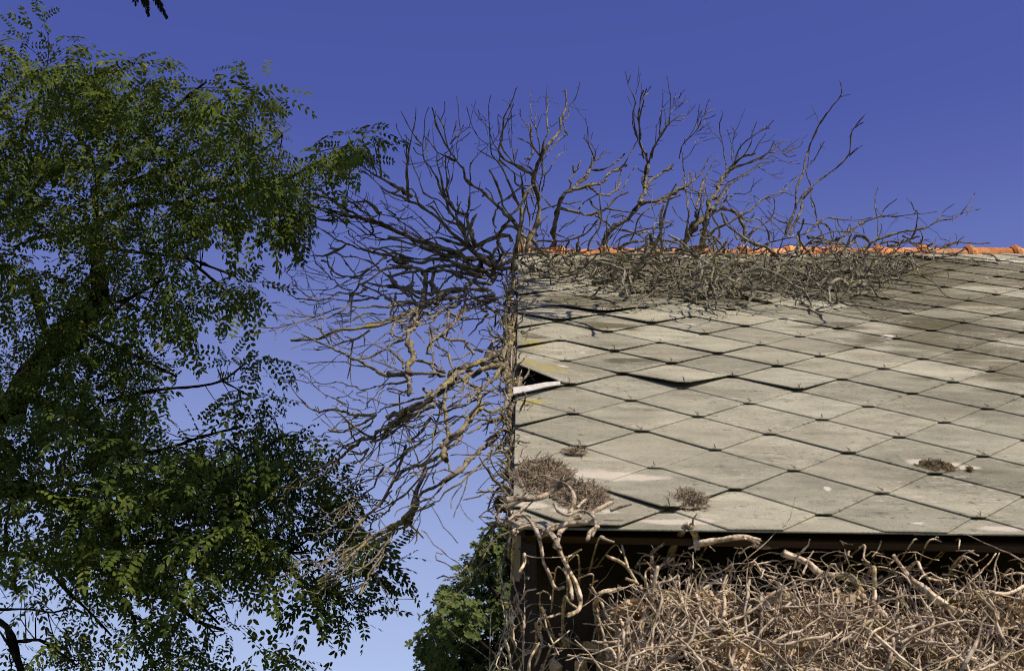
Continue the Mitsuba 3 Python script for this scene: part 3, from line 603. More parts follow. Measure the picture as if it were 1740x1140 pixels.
RIDGE = {
    'a': (880, 150, S1, """45 12 200 1180 168 1080 165 1000 200 940 270 780 320 720 370 600 470 500 510 350 540 230 550 150 530 40;20 8 270 780 310 580 350 500 340 400 330 270 340 185;22 14 270 770 180 660 150 560 150 410;12 7 270 760 250 560 235 480 210 400 215 250;10 5 235 480 170 380 145 230 125 110 130 0
10 6 150 560 90 440 30 340 20 240;14 12 190 690 130 800 70 790;8 7 190 950 90 850 130 800;14 5 510 350 560 320 580 200 640 130 690 0 700 -60;12 8 170 1500 260 1138 295 990 300 850 400 710 490 580 550 540;10 7 295 990 340 930 400 810 545 690;8 7 375 640 450 610 560 530
14 12 520 400 540 500 560 540;8 6 340 490 380 465 460 390;7 6 510 250 470 180;22 9 640 1130 780 1000 830 900 860 830 810 700 790 640 740 580;12 8 860 830 880 720 820 620;8 3 800 640 790 500 765 330;6 5 820 600 840 520;7 5 790 600 805 440;9 7 890 820 920 800 990 715;9 5 890 830 1070 730
18 13 840 940 960 920 1030 890 1120 850 1220 765;16 11 1080 940 1170 900 1220 860 1360 600;16 9 1370 600 1390 530 1370 350 1400 180 1410 100 1440 20;12 5 1360 590 1310 420 1310 250 1330 150 1270 0;8 7 1370 370 1310 250;11 9 640 960 690 910 715 810;14 12 640 960 630 870
26 16 1440 1130 1465 900 1400 680 1370 610;18 14 1470 890 1520 750 1560 650 1620 550 1700 420 1740 390;8 6 1570 640 1575 420;9 6 1620 540 1620 350 1640 220;8 5 240 1138 180 1000;9 5 80 1060 70 960"""),
    'b': (900, 280, S1, """42 34 120 1040 240 980 280 900 260 750 310 540 340 450 380 370 450 300;28 22 450 300 500 270 640 150 690 60 720 0;30 20 470 290 600 260 720 220 850 170 930 80 1090 0;14 10 450 290 470 200 450 160 510 90 560 0;10 9 500 80 490 0;30 14 330 500 430 530 540 550 620 590 700 590 850 520 950 430 1010 370 1120 320
15 10 320 460 210 490 100 540 0 570;12 9 260 490 180 430 150 380 110 350;16 12 370 440 450 460 530 440 590 420;14 10 540 550 620 430 770 340;20 17 690 260 790 320 880 330 1000 270;18 14 1000 280 1020 170 1050 60;9 8 1030 320 1170 80 1240 0;15 13 680 410 720 470 800 530
16 8 860 500 960 520 1140 550 1270 570 1400 610 1500 610;18 12 750 580 850 640 960 720 1060 750 1200 780 1300 850;11 5 1200 780 1350 730 1540 720 1630 640;13 13 1130 900 1190 780 1230 650 1320 540 1500 430 1720 345;11 9 960 600 1080 600 1190 650;9 7 920 590 1060 550;14 10 870 780 880 640 920 530
46 30 800 1080 830 960 880 790 960 690 1100 590 1220 480 1280 420 1400 410 1560 350 1740 260;36 30 1250 440 1290 330 1320 100 1330 20;26 20 1320 260 1360 180 1460 110 1640 0;9 8 1340 260 1430 215;8 6 1300 400 1350 340;18 12 0 920 100 870 240 870 400 870 560 810 680 740 770 630
12 8 120 1000 0 940;12 9 340 770 420 690 530 640;12 8 280 780 440 850;8 6 220 820 140 740 110 720;12 9 0 820 80 790 160 790;10 8 610 780 640 700 690 660;8 6 700 670 860 690;9 7 560 920 640 860 720 830 900 950;9 8 960 950 1030 840 1160 800;10 8 900 960 1080 660
14 10 800 960 960 780;8 5 1560 720 1640 690;7 5 1460 610 1490 500;6 4 1440 590 1400 430 1410 280;9 6 1250 690 1330 710 1460 690;9 5 1400 740 1480 660 1500 610;26 22 400 1050 410 930 450 880;24 20 510 1080 540 900 540 820;40 34 1440 1060 1400 900 1370 790;18 12 1500 900 1490 780
22 18 1000 960 1150 900 1300 880;16 12 1300 850 1450 850 1600 880 1740 860;9 7 780 560 830 540;12 7 0 230 50 330 70 390;12 9 0 40 40 70;12 10 130 300 170 120 160 0"""),
    'c': (1050, 100, S1, """16 10 290 1130 230 930 240 800 230 700 265 530 290 420 330 390;6 4 280 420 280 270;8 5 300 420 320 330;6 4 330 400 380 320;8 5 260 480 320 350;12 4 220 900 170 740 170 600 195 510 170 400 120 290 85 140;4 3 120 290 155 180;5 3 180 560 110 430;4 2 210 420 240 220 255 180
18 4 380 1130 420 990 480 900 560 760 640 690 700 650 800 640 890 530;9 4 480 880 490 700 510 540 520 390;8 3 570 740 580 620 590 460 580 360;6 4 540 780 530 560;7 4 590 560 680 460 760 350;5 3 640 600 720 520 800 470;6 3 510 550 570 480 590 440;5 3 600 620 660 560 740 500;4 3 680 460 650 380;4 3 700 450 720 370
5 3 620 700 690 710 740 700;4 3 720 650 740 690 745 660;4 3 640 520 640 430 680 420;12 4 700 1138 760 980 850 890 900 820 960 660 1040 590 1100 570;7 4 790 900 870 740 930 510;7 4 750 1138 830 1070 880 980 960 940 1100 900;5 3 970 660 1010 520 1040 460;4 2 900 800 980 700 1120 640;4 2 870 860 1060 840
4 2 900 760 920 640 990 540;4 2 890 830 960 760 1000 690;4 2 870 800 900 690 950 600;4 2 950 670 1030 620 1080 590;5 3 760 980 750 910;4 2 850 960 920 900 1000 880;4 2 910 820 980 770 1060 720;12 5 1220 1130 1190 970 1155 850 1155 740 1185 650 1180 590;8 4 1180 960 1130 880 1070 840 1020 750
8 4 1290 1130 1280 960 1240 800;7 4 1310 1130 1305 930 1330 840 1285 770;4 3 1310 920 1355 865;12 5 1340 1130 1390 1000 1520 890 1620 820 1730 760;8 6 1390 1020 1395 960;9 5 1410 1100 1510 930 1520 800;5 3 1510 890 1590 720;9 5 1400 1120 1540 1070 1590 970 1680 850;5 3 1590 970 1740 940;5 3 1700 780 1740 800"""),
    'd': (1120, 260, S1, """46 18 460 1150 480 1000 500 830 540 640 620 470 700 320 760 240 830 130 860 100 1000 30 1090 0;60 36 260 1130 290 1010 400 830 500 720;44 24 300 1050 340 930 430 760 420 660;14 8 430 660 390 560 370 430 350 240;14 8 430 650 510 590 520 470 540 270 610 100;18 20 440 600 490 400 510 310;22 10 310 1040 320 930 350 680 330 510 310 360 280 150 270 0
24 6 0 530 240 410 330 350 440 270 540 130 640 0;13 11 0 580 140 510 240 480;9 7 260 430 350 460 600 460;9 7 390 490 600 500;26 6 590 640 680 520 770 390 800 340 940 260 1150 150 1310 95;14 10 740 560 780 480 780 370;18 10 770 240 880 160 1060 100 1220 20;8 4 1100 130 1220 220 1410 290;12 8 760 230 750 80 730 0
8 6 830 110 820 0;8 6 860 100 900 0;16 7 650 600 720 570 860 480 960 480 1050 430;6 4 900 450 970 370;26 36 510 1050 510 900 530 760 600 680 740 630 820 650 900 720 960 800 970 880 950 1000;12 8 880 690 980 760 1060 800;30 7 470 1010 640 900 780 820 900 740 1000 690 1100 600 1160 540 1370 460 1530 490
9 5 1370 450 1490 330 1590 260;5 4 1160 540 1080 480;8 4 920 690 1020 560 1050 390 1180 290;16 6 1000 1010 1060 900 1180 830 1270 760 1320 640 1310 530;8 4 1270 770 1120 600 1080 480;6 4 1170 830 1170 720;9 7 1460 950 1340 830 1270 770;10 8 1000 840 1140 880 1300 920;12 6 870 1000 860 920 780 800 700 660
8 5 870 980 840 830;8 5 880 900 930 790;8 5 940 740 1040 740 1080 670;24 14 1430 950 1530 700 1560 560 1570 400 1640 260 1670 100 1700 0;28 18 1480 950 1570 750 1650 520 1740 400;12 8 1740 600 1720 400 1670 200;8 7 1680 160 1740 100;6 4 540 240 600 180 700 120;5 3 560 300 640 330 660 290;6 4 580 420 640 330 700 280
5 3 520 320 560 360 650 330;6 3 450 270 520 160 560 60;6 3 360 350 440 300 500 200;6 3 380 440 370 300 400 200;5 3 340 400 350 220;5 3 370 300 350 220;4 2 310 330 270 360;5 3 600 190 690 240 720 260;8 5 60 930 10 900 0 860;6 4 0 870 80 800 160 770;5 3 80 860 140 830
5 3 1300 690 1440 750 1500 790;5 3 1320 690 1240 600;4 3 1480 760 1440 700;7 5 1440 780 1520 820 1540 900;10 8 1550 940 1650 920 1740 860;8 6 560 800 590 850 600 900;14 12 540 870 600 950 640 1000;12 10 330 960 460 920 500 880;5 3 1020 660 1080 640;5 3 770 340 740 320"""),
    'e': (1260, 100, 480 / 1563, """7 4 370 510 420 390 490 280 555 210 540 120;4 3 555 210 605 195;5 4 355 620 410 550 460 460;8 4 315 800 350 740 430 680 530 600 590 530 600 430 630 380 680 315;4 4 620 390 675 355;4 3 590 530 640 490;4 3 600 540 670 480;4 3 370 510 362 600;4 3 320 640 270 690 210 740 110 780"""),
    'f': (1160, 150, S1, """14 6 480 980 620 900 790 840 950 750 1050 610;9 4 950 750 1160 720 1300 620 1430 530;10 5 500 1070 640 1000 850 870 1040 760;7 3 1000 750 1200 840 1350 860;5 3 960 740 1190 600;5 3 1160 720 1300 680 1360 610;5 3 1000 700 1060 620 1180 600;4 2 1180 700 1240 600;4 2 1060 640 1120 630;4 2 1140 740 1200 780 1290 760
4 2 980 720 1040 690 1060 640;5 3 850 870 1040 830;5 3 1000 740 1160 745 1250 700;4 2 1200 690 1280 690;4 2 620 970 700 990 760 980;4 3 870 490 980 440 1040 370;4 2 880 490 1000 470"""),
    'g': (1380, 300, 320 / 1737, """13 6 -60 530 0 490 70 430 160 380 280 390 430 400 550 375;11 10 60 430 120 440 180 560 180 670;12 8 100 600 95 560 60 440 40 330 0 220;19 4 220 660 330 540 480 450 640 390 780 390 940 365 1160 340;9 5 640 380 660 310 780 205;7 4 650 380 790 340;5 4 870 380 940 390;20 4 400 720 560 610 700 550 820 520 1000 490 1140 425 1280 400 1380 350 1550 300
8 4 1140 420 1200 330 1310 255;7 3 1370 350 1440 250 1500 150;4 3 1400 340 1500 275;10 5 910 570 960 420 980 330 940 300 910 230;5 3 940 350 980 310;6 5 490 540 480 480 460 400;6 5 460 460 430 410;6 4 660 650 650 480;22 18 370 610 430 550 500 560 540 620;22 13 700 640 820 610 900 570 1000 550
14 8 1050 750 1250 640 1330 610 1500 630 1640 620;5 3 1270 600 1170 570;5 3 1260 610 1275 570;24 16 -20 600 100 600 250 620 400 610;20 14 560 640 700 600 800 620;16 10 840 540 960 620 1020 620;14 8 940 610 1060 630 1140 620;9 5 1120 620 1140 560;6 3 1180 560 1150 510;14 10 1130 650 1160 690 1250 760 1270 800;6 4 1300 730 1400 830 1430 880
26 20 -40 560 60 570 170 590 260 560"""),
}


def lines(block):
    ox, oy, s, text = block
    for row in text.replace('\n', ';').split(';'):
        a = np.array(row.split(), float)
        if len(a) >= 6:
            yield a[0] * s, a[1] * s, np.stack([ox + a[2::2] * s, oy + a[3::2] * s], 1)


def verge_depth(y):
    return P_roof(876.0, np.clip(y, 440, 905))[2]


def soft(px, py, seed):
    return meshkit.noise(np.stack([px / 130.0, py / 130.0, px * 0 + seed], -1)) - 0.5


def fan_depth(px, py):
    left = np.maximum(0, 872 - px)
    k = 0.62 * np.clip((py - 560) / 220, 0, 1) - 0.25 * np.clip((430 - py) / 150, 0, 1)
    return verge_depth(np.clip(py - k * left, 475, 850)) + soft(px, py, 3.0) * 0.9 * np.clip(left / 120, 0.1, 1.2)


def ridge_depth(px, py):
    return P_roof(px, 433.0)[2] + soft(px, py, 8.0) * 0.8 * np.clip((445 - py) / 90, 0.1, 1.2)


def twigs_on(m, p, r, rng, f, every, lo, hi, curl=0.16):
    """Side twigs, stubs and bud swellings along a stem."""
    seg = np.linalg.norm(np.diff(p, axis=0), axis=1).sum()
    for _ in range(rng.poisson(seg / every)):
        i = rng.randint(1, max(2, len(p) - 1))
        t = p[min(i + 1, len(p) - 1)] - p[i - 1]
        t /= np.linalg.norm(t) + 1e-9
        d = t * (0.5 + 0.5 * rng.rand()) + rng.normal(size=3) * 0.75
        L = lo + (hi - lo) * rng.rand() ** 2.2
        q = walk(p[i], d, L, 5, rng, curl, t, 0.12)
        ra = min(r[i] * 0.7, 0.0045 + 0.012 * L)
        m.add(*tube(q, np.linspace(ra, max(0.0016, ra * 0.45), len(q)), 4))
        if rng.rand() < 0.5 and L > 0.08:
            q2 = walk(q[3], (q[3] - q[2]) + rng.normal(size=3) * 0.02, L * 0.5, 3, rng, curl)
            m.add(*tube(q2, np.linspace(ra * 0.6, 0.0015, len(q2)), 4))


def creeper(root, blocks, depth, bsdf, seed, thin, cap_parts, sib):
    rg = np.random.RandomState(seed)
    small, big = Mesh(), []
    for b in blocks.values():
        for w0, w1, q in lines(b):
            if w0 > 3.6 and 400 < q[:, 1].mean() < 560:          # the stout limbs at the hub
                w0, w1 = 3.6 + 0.62 * (w0 - 3.6), w1 * 0.8
            z = depth(q[:, 0], q[:, 1])
            s = np.linspace(0, 1, len(q))
            z = z + rg.normal() * 0.10 * np.sin(np.pi * s)
            p, t = spline(P(q[:, 0], q[:, 1], z), 0.028)
            zz = (p - EYE) @ FW
            r = (w0 * (1 - t) + w1 * t) * 0.5 * zz / FOC * 1.26
            r = np.maximum(r, 0.0021)
            p, r = knotty(p, r, rg)
            p = p + 0.25 * r[:, None] * rg.normal(size=(len(p), 3))
            kink = np.cumsum(rg.normal(size=(len(p) // 3 + 2, 3)) * 0.004, 0)
            p = p + np.stack([np.interp(np.arange(len(p)) / 3.0, np.arange(len(kink)), kink[:, c] - np.linspace(0, 1, len(kink)) * kink[-1, c]) for c in range(3)], 1)
            big.append((max(w0, w1) * (1 + len(p) / 30), w0, p, r))
            if len(p) > 9 and rg.rand() < (sib if q[:, 1].mean() < 410 else 0.4 * sib):                       # a thinner shoot that runs beside it
                for _ in range(1):
                    i0 = rg.randint(0, len(p) // 3)
                    q2 = p[i0:int(len(p) * (0.6 + 0.4 * rg.rand()))]
                    off = rg.normal(size=3) * 0.06
                    q2 = q2 + np.outer(np.linspace(0, 1, len(q2)) ** 0.7, off) + np.outer(np.sin(np.linspace(0, 3.1 + 2 * rg.rand(), len(q2))), rg.normal(size=3) * 0.03)
                    q2, r2 = knotty(q2, np.minimum(r[i0:i0 + len(q2)] * 0.6, 0.006), rg)
                    big.append((1.0, 0.0, q2, r2))
    big.sort(key=lambda x: -x[0])
    for i, (_, w, p, r) in enumerate(big):
        m = small if (i >= cap_parts or w < thin) else Mesh()
        m.add(*tube(p, r, 7 if r.max() > 0.008 else 5))
        if rg.rand() < 0.5 and r.max() > 0.006:            # broken stub
            k = rg.randint(0, len(p))
            q = walk(p[k], rg.normal(size=3), 0.02 + 0.02 * rg.rand(), 2, rg, 0.2)
            m.add(*tube(q, [r[k] * 0.8, r[k] * 0.6, r[k] * 0.5], 6))
        twigs_on(m, p, r, rg, 1.0, 0.30 if r.mean() > 0.006 else 0.24, 0.012, 0.20)
        if m is not small:
            obj('branch', m, bsdf, root, smooth=50)
    if small.n:
        obj('twigs', small, bsdf, root, smooth=False, kind='stuff')


fan = thing('dead_creeper', 'bare leafless creeper fanning out to the left from the roof edge against the sky', 'creeper')
# stems that climb the left edge of the roof, woven into one another
rg = np.random.RandomState(11)
for k in range(26):
    y0, y1 = (912 - 30 * rg.rand(), 470 + 330 * rg.rand()) if k < 13 else (900 - 250 * rg.rand(), 400 + 170 * rg.rand())
    yy = np.linspace(y0, y1, 9)
    yb = np.clip(yy, 440, 890)
    edge_px = np.interp(yb, [430, 700, 905], [882, 874, 870])
    ph = rg.rand() * 6
    amp = np.interp(yb, [430, 480, 560, 700, 800, 905], [10, 16, 15, 9, 4, 3])
    xx = edge_px - np.interp(yb, [430, 480, 560, 700, 800, 905], [0, 11, 5, 1, 0, 0]) + amp * np.sin(ph + np.arange(9) * (0.9 + 0.6 * rg.rand())) * rg.rand() + rg.normal(size=9) * 2.0
    zz = verge_depth(yy) + 0.02 + 0.10 * rg.rand()
    below = yy > 900
    zz = np.where(below, 4.10 + 0.05 * rg.rand(), zz)
    xx = np.where(below, 872 + rg.normal(size=9) * 4 + (k % 4) * 3, xx)
    p, t = spline(P(xx, yy, zz), 0.03)
    w = (3 + 9 * rg.rand()) * (1 - 0.35 * t) * (0.5 if k < 8 else 1.0)
    if k in (15, 19):
        w = w * 1.5
    r = w * 0.5 * ((p - EYE) @ FW) / FOC
    p, r = knotty(p, r, rg, 0.15, 0.8)
    m = Mesh().add(*tube(p, r, 8))
    twigs_on(m, p, r, rg, 1, 0.10, 0.02, 0.16, 0.3)
    obj('stem', m, 'bark_pale' if k % 6 == 0 else 'bark_fan', fan, smooth=50)
m = Mesh()
for k in range(130):                                          # short curled shoots round those stems
    y = 445 + 460 * rg.rand() ** 1.25
    e = np.interp(y, [430, 700, 905], [880, 872, 868])
    p0 = P(e - abs(rg.normal()) * np.interp(y, [440, 500, 600, 800], [14, 26, 14, 6]), y, verge_depth(y) + 0.10 * rg.rand())
    q = walk(p0, rg.normal(size=3) * [0.6, 0.6, 1], 0.05 + 0.14 * rg.rand(), 6, rg, 0.55)
    m.add(*tube(q, np.linspace(0.0055 * (0.5 + rg.rand()), 0.002, len(q)), 5))
obj('shoots', m, 'bark_fan', fan, smooth=50, kind='stuff')
# two pale bare trunks that rise past the end of the ridge
for w0, w1, q in (((50, 52, [(1425, 1120), (1450, 900), (1480, 760), (1520, 690)])), ((30, 36, [(1560, 820), (1530, 740), (1500, 690), (1530, 660)])), ((54, 30, [(1290, 1120), (1300, 1050), (1320, 1020)])), ((30, 26, [(1500, 700), (1540, 790), (1530, 840)]))):
    q = np.array(q, float) * S1 + [660, 290]
    p, t = spline(P(q[:, 0], q[:, 1], 9.62), 0.03)
    r = (w0 * (1 - t) + w1 * t) * S1 * 0.5 * 9.6 / FOC
    p, r = knotty(p, r, rg, 0.1, 0.3)
    obj('trunk', Mesh().add(*tube(p, r, 9)), 'bark_pale', fan, smooth=50, label='pale weathered stump at the end of the ridge')
creeper(fan, FAN, fan_depth, 'bark_fan', 21, 1.2, 255, 0.9)

ridge_vine = thing('dead_creeper', 'leafless dead branches standing up along the orange ridge tiles against the sky', 'creeper')
creeper(ridge_vine, RIDGE, ridge_depth, 'bark_ridge', 22, 1.05, 240, 0.0)

# ---------------------------------------------------------------- the tangle lying over the top of the roof
tangle = thing('dead_creeper', 'tangled grey-green dead twigs lying over the top of the roof just below the ridge', 'creeper')
rg = np.random.RandomState(31)


def tangle_low(x):
    return np.interp(x, [880, 930, 990, 1060, 1130, 1200, 1290, 1350, 1420, 1500, 1540, 1600, 1650, 1700], [450, 466, 482, 489, 494, 499, 503, 501, 494, 480, 466, 444, 438, 436])


fill = Mesh()
n_part = 0
for k in range(560):
    while True:
        x = 885 + 790 * rg.rand()
        if rg.rand() < np.interp(x, [885, 930, 1000, 1060, 1200, 1500, 1540, 1600, 1680], [.34, .45, .5, .8, 1, .9, .35, .05, .0]):
            break
    lo = tangle_low(x)
    y = 424 + (lo - 424) * rg.rand() ** 0.95
    big = k < 60
    frac = (y - 424) / max(lo - 424, 1)
    h = rg.rand() ** 1.3 * (0.36 - 0.27 * frac) + 0.012
    u, v, _ = P_roof(x, y, h)
    p0 = R(u, v, h)
    L = (0.35 + 0.5 * rg.rand()) if big else 0.14 + 0.36 * rg.rand() ** 1.4
    d = np.array([1.0, 0, 0]) * rg.normal() * (1.5 if big else 1.0) + RS * (rg.normal() * 0.7 - 0.5) + RN * rg.normal() * 0.35
    if big:
        d = np.array([1.3 * rg.normal(), 0, 0]) - RS * (0.25 + 0.5 * rg.rand()) + RN * rg.normal() * 0.12
    q = walk(p0, d, L, 9 if not big else 14, rg, 0.42 if not big else 0.24, -RS + [0, 0, -0.2], 0.05)
    hh = (q - RO) @ RN
    q = q + np.outer(np.maximum(0, 0.030 - hh), RN)             # rest on the shingles
    r0 = 0.006 + 0.007 * rg.rand() if big else 0.0028 + 0.0055 * rg.rand() ** 1.8
    p, t = spline(q, 0.02)
    r = r0 * (1 - 0.55 * t)
    p, r = knotty(p, r, rg, 0.2, 0.5)
    m = Mesh() if big else fill
    m.add(*tube(p, r, 6 if big else 5))
    if rg.rand() < 0.5:
        i = rg.randint(len(p))
        qq = walk(p[i], rg.normal(size=3) - RS * 0.4, 0.04 + 0.08 * rg.rand(), 4, rg, 0.4)
        hh = (qq - RO) @ RN
        qq = qq + np.outer(np.maximum(0, 0.030 - hh), RN)
        m.add(*tube(qq, np.linspace(r[i] * 0.7, 0.0015, len(qq)), 4))
    if big:
        obj('branch', m, 'bark_tangle', tangle, smooth=50)
obj('twigs', fill, 'bark_tangle', tangle, kind='stuff')

# ---------------------------------------------------------------- the wall creeper below the eave
wallv = thing('dead_creeper', 'dense mat of tan dead creeper stems covering the house wall below the eave', 'creeper')
rg = np.random.RandomState(41)
K1, K2, K3, K4 = 440 / 1730, 460 / 1740, 260 / 1740, 140 / 798
WALL = [
    (1280, 850, K2, 4.125, """44 30 190 340 280 370 360 410 430 470 520 480 620 490 680 560 760 650 850 740 890 830 920 960 960 1090 980 1200;20 40 900 350 1000 490 1100 570;40 44 1100 570 1200 650 1300 710 1380 720;20 26 1740 550 1640 600 1520 590;26 22 770 430 780 520 775 620;10 12 500 500 600 580 690 640;14 12 0 400 60 470 150 500
16 18 100 510 220 570 300 680;20 26 130 640 200 800 260 960 250 1100;20 22 950 820 1040 900 1200 1010 1300 1060;30 36 1740 950 1600 1030 1400 1090 1300 1110;12 10 240 820 470 790;14 12 240 800 300 720 390 650;14 12 1090 800 1110 960 1090 1100;14 14 1440 870 1480 1000 1490 1120;15 12 705 290 710 370 745 400;11 9 1410 490 1500 420 1560 340
12 9 930 350 900 390 875 410;22 20 1040 400 1080 450 1110 490;14 9 1650 440 1660 490 1690 545;26 24 0 290 100 300 210 285;14 10 600 880 680 830 780 780;16 10 980 800 1050 760 1110 720;12 10 760 800 840 860 900 900;24 16 660 520 680 600 740 640;14 16 1190 700 1210 800 1260 850;12 10 1320 370 1420 390 1440 420;10 8 1340 380 1440 400;20 12 1120 500 1200 515 1300 505
10 8 1360 340 1450 355;14 16 420 500 480 600 560 660;18 10 500 410 540 440 570 470;12 8 600 450 620 420 690 410;16 12 1500 640 1600 660 1690 700;12 8 1640 560 1660 660;16 12 730 1040 830 990 880 1030;18 14 1540 880 1640 930 1720 960;9 7 560 260 600 330 590 350;12 8 820 260 800 320 765 360;12 9 1020 270 1060 250;14 10 1120 270 1200 260 1210 300;12 9 1310 250 1320 310"""),
    (840, 850, K1, 4.12, """20 14 750 370 870 430 960 560 1040 680;16 14 850 290 870 370 895 450;15 24 640 560 720 690 760 780 900 950 940 1130 950 1200;34 28 690 640 830 590;12 10 1190 640 1160 750 1140 890;30 26 1090 440 1060 600 1050 700 1080 740;26 18 1080 740 1000 840 930 930;13 12 1230 500 1250 650 1290 760 1300 870;22 18 1390 760 1500 700 1740 660
22 18 230 1160 240 1060 300 950;15 12 1010 540 1010 480 1040 450;15 12 1580 430 1580 500 1570 610;26 20 1050 400 1060 340 1120 300;17 15 970 960 1050 800 1080 740 1200 690;14 12 980 1060 1060 1130;22 18 1150 920 1300 930 1400 1030;46 40 1280 170 1340 230 1350 310;42 34 1370 290 1500 265 1650 245 1760 270;14 9 700 250 760 270 800 280
9 7 800 300 850 350;15 12 1420 290 1300 320;22 13 880 520 960 560 1030 670;12 10 300 800 380 780 440 750;10 9 330 760 360 880 430 1030;12 10 380 980 440 920 500 870;14 12 320 830 300 860 240 880;18 14 1300 660 1400 690 1440 700;9 7 480 660 520 700;12 8 660 500 560 520;14 9 560 370 500 400;20 16 1550 760 1530 850 1560 900;18 14 1420 940 1480 1000 1600 1060"""),
    (860, 860, K4, 4.07, """36 34 90 100 180 90 260 150 310 270 345 420 365 540 420 660 460 770 510 800 560 780;38 40 340 290 440 270 490 360 540 480 610 620 680 760 715 900 700 1000 610 1050;24 30 175 460 180 540 130 640;10 8 180 470 300 495 620 490;30 34 560 600 600 700 630 800 640 900;26 20 560 890 620 940 680 980
18 14 170 870 200 820 290 800;16 12 330 840 420 850 430 900;16 14 350 980 370 1100;20 16 300 1130 380 1080 520 1040;30 24 40 130 90 170 150 210;34 28 80 310 120 240 200 190;22 16 590 540 640 470 730 420;26 20 100 120 60 180 20 400;18 12 480 620 540 610 580 660"""),
]


def stem_mesh(p, r):
    """An old stem: ridged lengthways, with knots and a ragged broken end."""
    n = 14 if r.max() > 0.006 else 7
    v, f = tube(p, r, n)
    if n == 14:
        c = np.repeat(p, n, 0)
        k = v[:len(c)] - c
        a = np.tile(np.arange(n), len(p)) * 2 * np.pi / n
        s = np.repeat(np.arange(len(p)) * 0.05, n)
        g = meshkit.noise(np.stack([np.cos(a) * 2.2 + p[0, 0] * 31, np.sin(a) * 2.2, s * 0.9], -1)) - 0.5
        h = meshkit.fbm(np.stack([np.cos(a) * 1.2 + p[0, 2] * 17, np.sin(a) * 1.2, s * 4.5], -1), 3) - 0.5
        v[:len(c)] = c + k * (1 + 0.55 * g + 0.50 * h)[:, None]
        e = (len(p) - 1) * n
        v[e:e + n] += (p[-1] - p[-2]) * (rg.rand(n) * 1.6)[:, None]
    return Mesh().add(v, f)


for ox, oy, s, yw, text in WALL:
    for w0, w1, q in lines((ox, oy, s, text)):
        y = yw + 0.05 * rg.rand() + 0.03 * np.sin(np.linspace(0, 3, len(q)) + rg.rand() * 6)
        w3 = P_wall(q[:, 0], q[:, 1], y)
        if np.linalg.norm(w3[-1] - w3[0]) < 0.10:               # short ends come out of the dark behind
            w3 = np.vstack([w3[0] + [0.02 * rg.normal(), 4.37 - w3[0, 1], -0.05 * rg.rand()], w3])
        p, t = spline(w3, 0.008)
        r = (w0 * (1 - t) + w1 * t) * 0.5 * ((p - EYE) @ FW) / FOC
        p, r = knotty(p, r, rg, 0.10, 0.12)
        r = np.convolve(np.pad(r, 2, 'edge'), np.ones(5) / 5, 'valid')
        m = stem_mesh(p, r)
        twigs_on(m, p, r, rg, 1, 0.22, 0.01, 0.07, 0.4)
        obj('stem', m, 'bark_gnarled' if w0 > 20 and rg.rand() < 0.6 else 'bark_wall', wallv, smooth=60)
def mat_top(x):
    """How high the mat reaches under the eave."""
    x = np.asarray(x, float)
    return 2.668 + 0.12 * meshkit.noise(np.stack([x * 4.2, x * 0, x * 0 + 3], -1)) + 0.05 * meshkit.noise(np.stack([x * 15, x * 0, x * 0 + 9], -1))


mats = [Mesh(), Mesh()]
for k in range(1900):
    x = 0.06 + 1.75 * rg.rand()
    z = 2.36 + 0.50 * rg.rand()
    lay = rg.rand()
    gap = np.clip((z - 2.715) / 0.07, 0, 1)                      # the mat thins out under the eave
    if rg.rand() < gap * 0.93:
        continue
    back = np.clip((0.40 - 0.25 * (2.75 - z) - x) / 0.10, 0, 1)     # at the corner the mat lies deep under the eave
    if rg.rand() < back * 0.82:
        continue
    y = (4.175 - 0.16 * max(0, 2.66 - z) - 0.085 * lay) * (1 - back) + (Y_WALL - 0.01 - 0.05 * lay) * back
    d = np.array([rg.normal(), rg.normal() * 0.15, rg.normal() * 1.1])
    q = walk([x, y, z], d, 0.05 + 0.30 * rg.rand() ** 1.8, 9, rg, 0.17)
    if rg.rand() < 0.93:
        keep = int(np.argmax(q[:, 2] > mat_top(q[:, 0]) + 0.02)) or len(q)
        if keep < 4:
            continue
        q = q[:keep]
    q[:, 1] = np.clip(q[:, 1], min(y, 4.30) - 0.022, min(y, 4.37) + 0.025)
    p, t = spline(q, 0.018)
    r = (0.0012 + 0.0052 * rg.rand() ** 3.0) * (1 - 0.45 * t)
    p, r = knotty(p, r, rg, 0.10, 0.4)
    mats[k % 2].add(*tube(p, r, 5))
m = Mesh()
for k in range(620):                                            # thin dry twigs that fill the dark gap under the eave
    x = 0.40 + 1.45 * rg.rand()
    z = 2.66 + 0.19 * rg.rand()
    q = walk([x, 4.13 + 0.24 * rg.rand(), z], rg.normal(size=3) * [1, 0.4, 0.8], 0.04 + 0.14 * rg.rand(), 7, rg, 0.3)
    q[:, 2] = np.minimum(q[:, 2], 2.86)
    p, t = spline(q, 0.018)
    r = (0.0011 + 0.0030 * rg.rand() ** 2.5) * (1 - 0.45 * t)
    p, r = knotty(p, r, rg, 0.1, 0.4)
    m.add(*tube(p, r, 5))
obj('twigs', m, 'bark_wall', wallv, kind='stuff', smooth=50)
obj('stem_mat', mats[0], 'bark_wall', wallv, kind='stuff', smooth=50)
obj('stem_mat', mats[1], 'bark_pale', wallv, kind='stuff', smooth=50)
# clay, bark chips and dead leaves packed between the stems: a lumpy skin, with loose chips over it
gx_, gz_ = np.meshgrid(np.linspace(0.30, 2.1, 200), np.linspace(2.30, 2.74, 60), indexing='ij')
lump = meshkit.fbm(np.stack([gx_ * 16, gz_ * 16, gx_ * 0], -1), 3, 4)
hole = np.clip((meshkit.noise(np.stack([gx_ * 11, gz_ * 13, gx_ * 0 + 5], -1)) - 0.62) / 0.1, 0, 1)


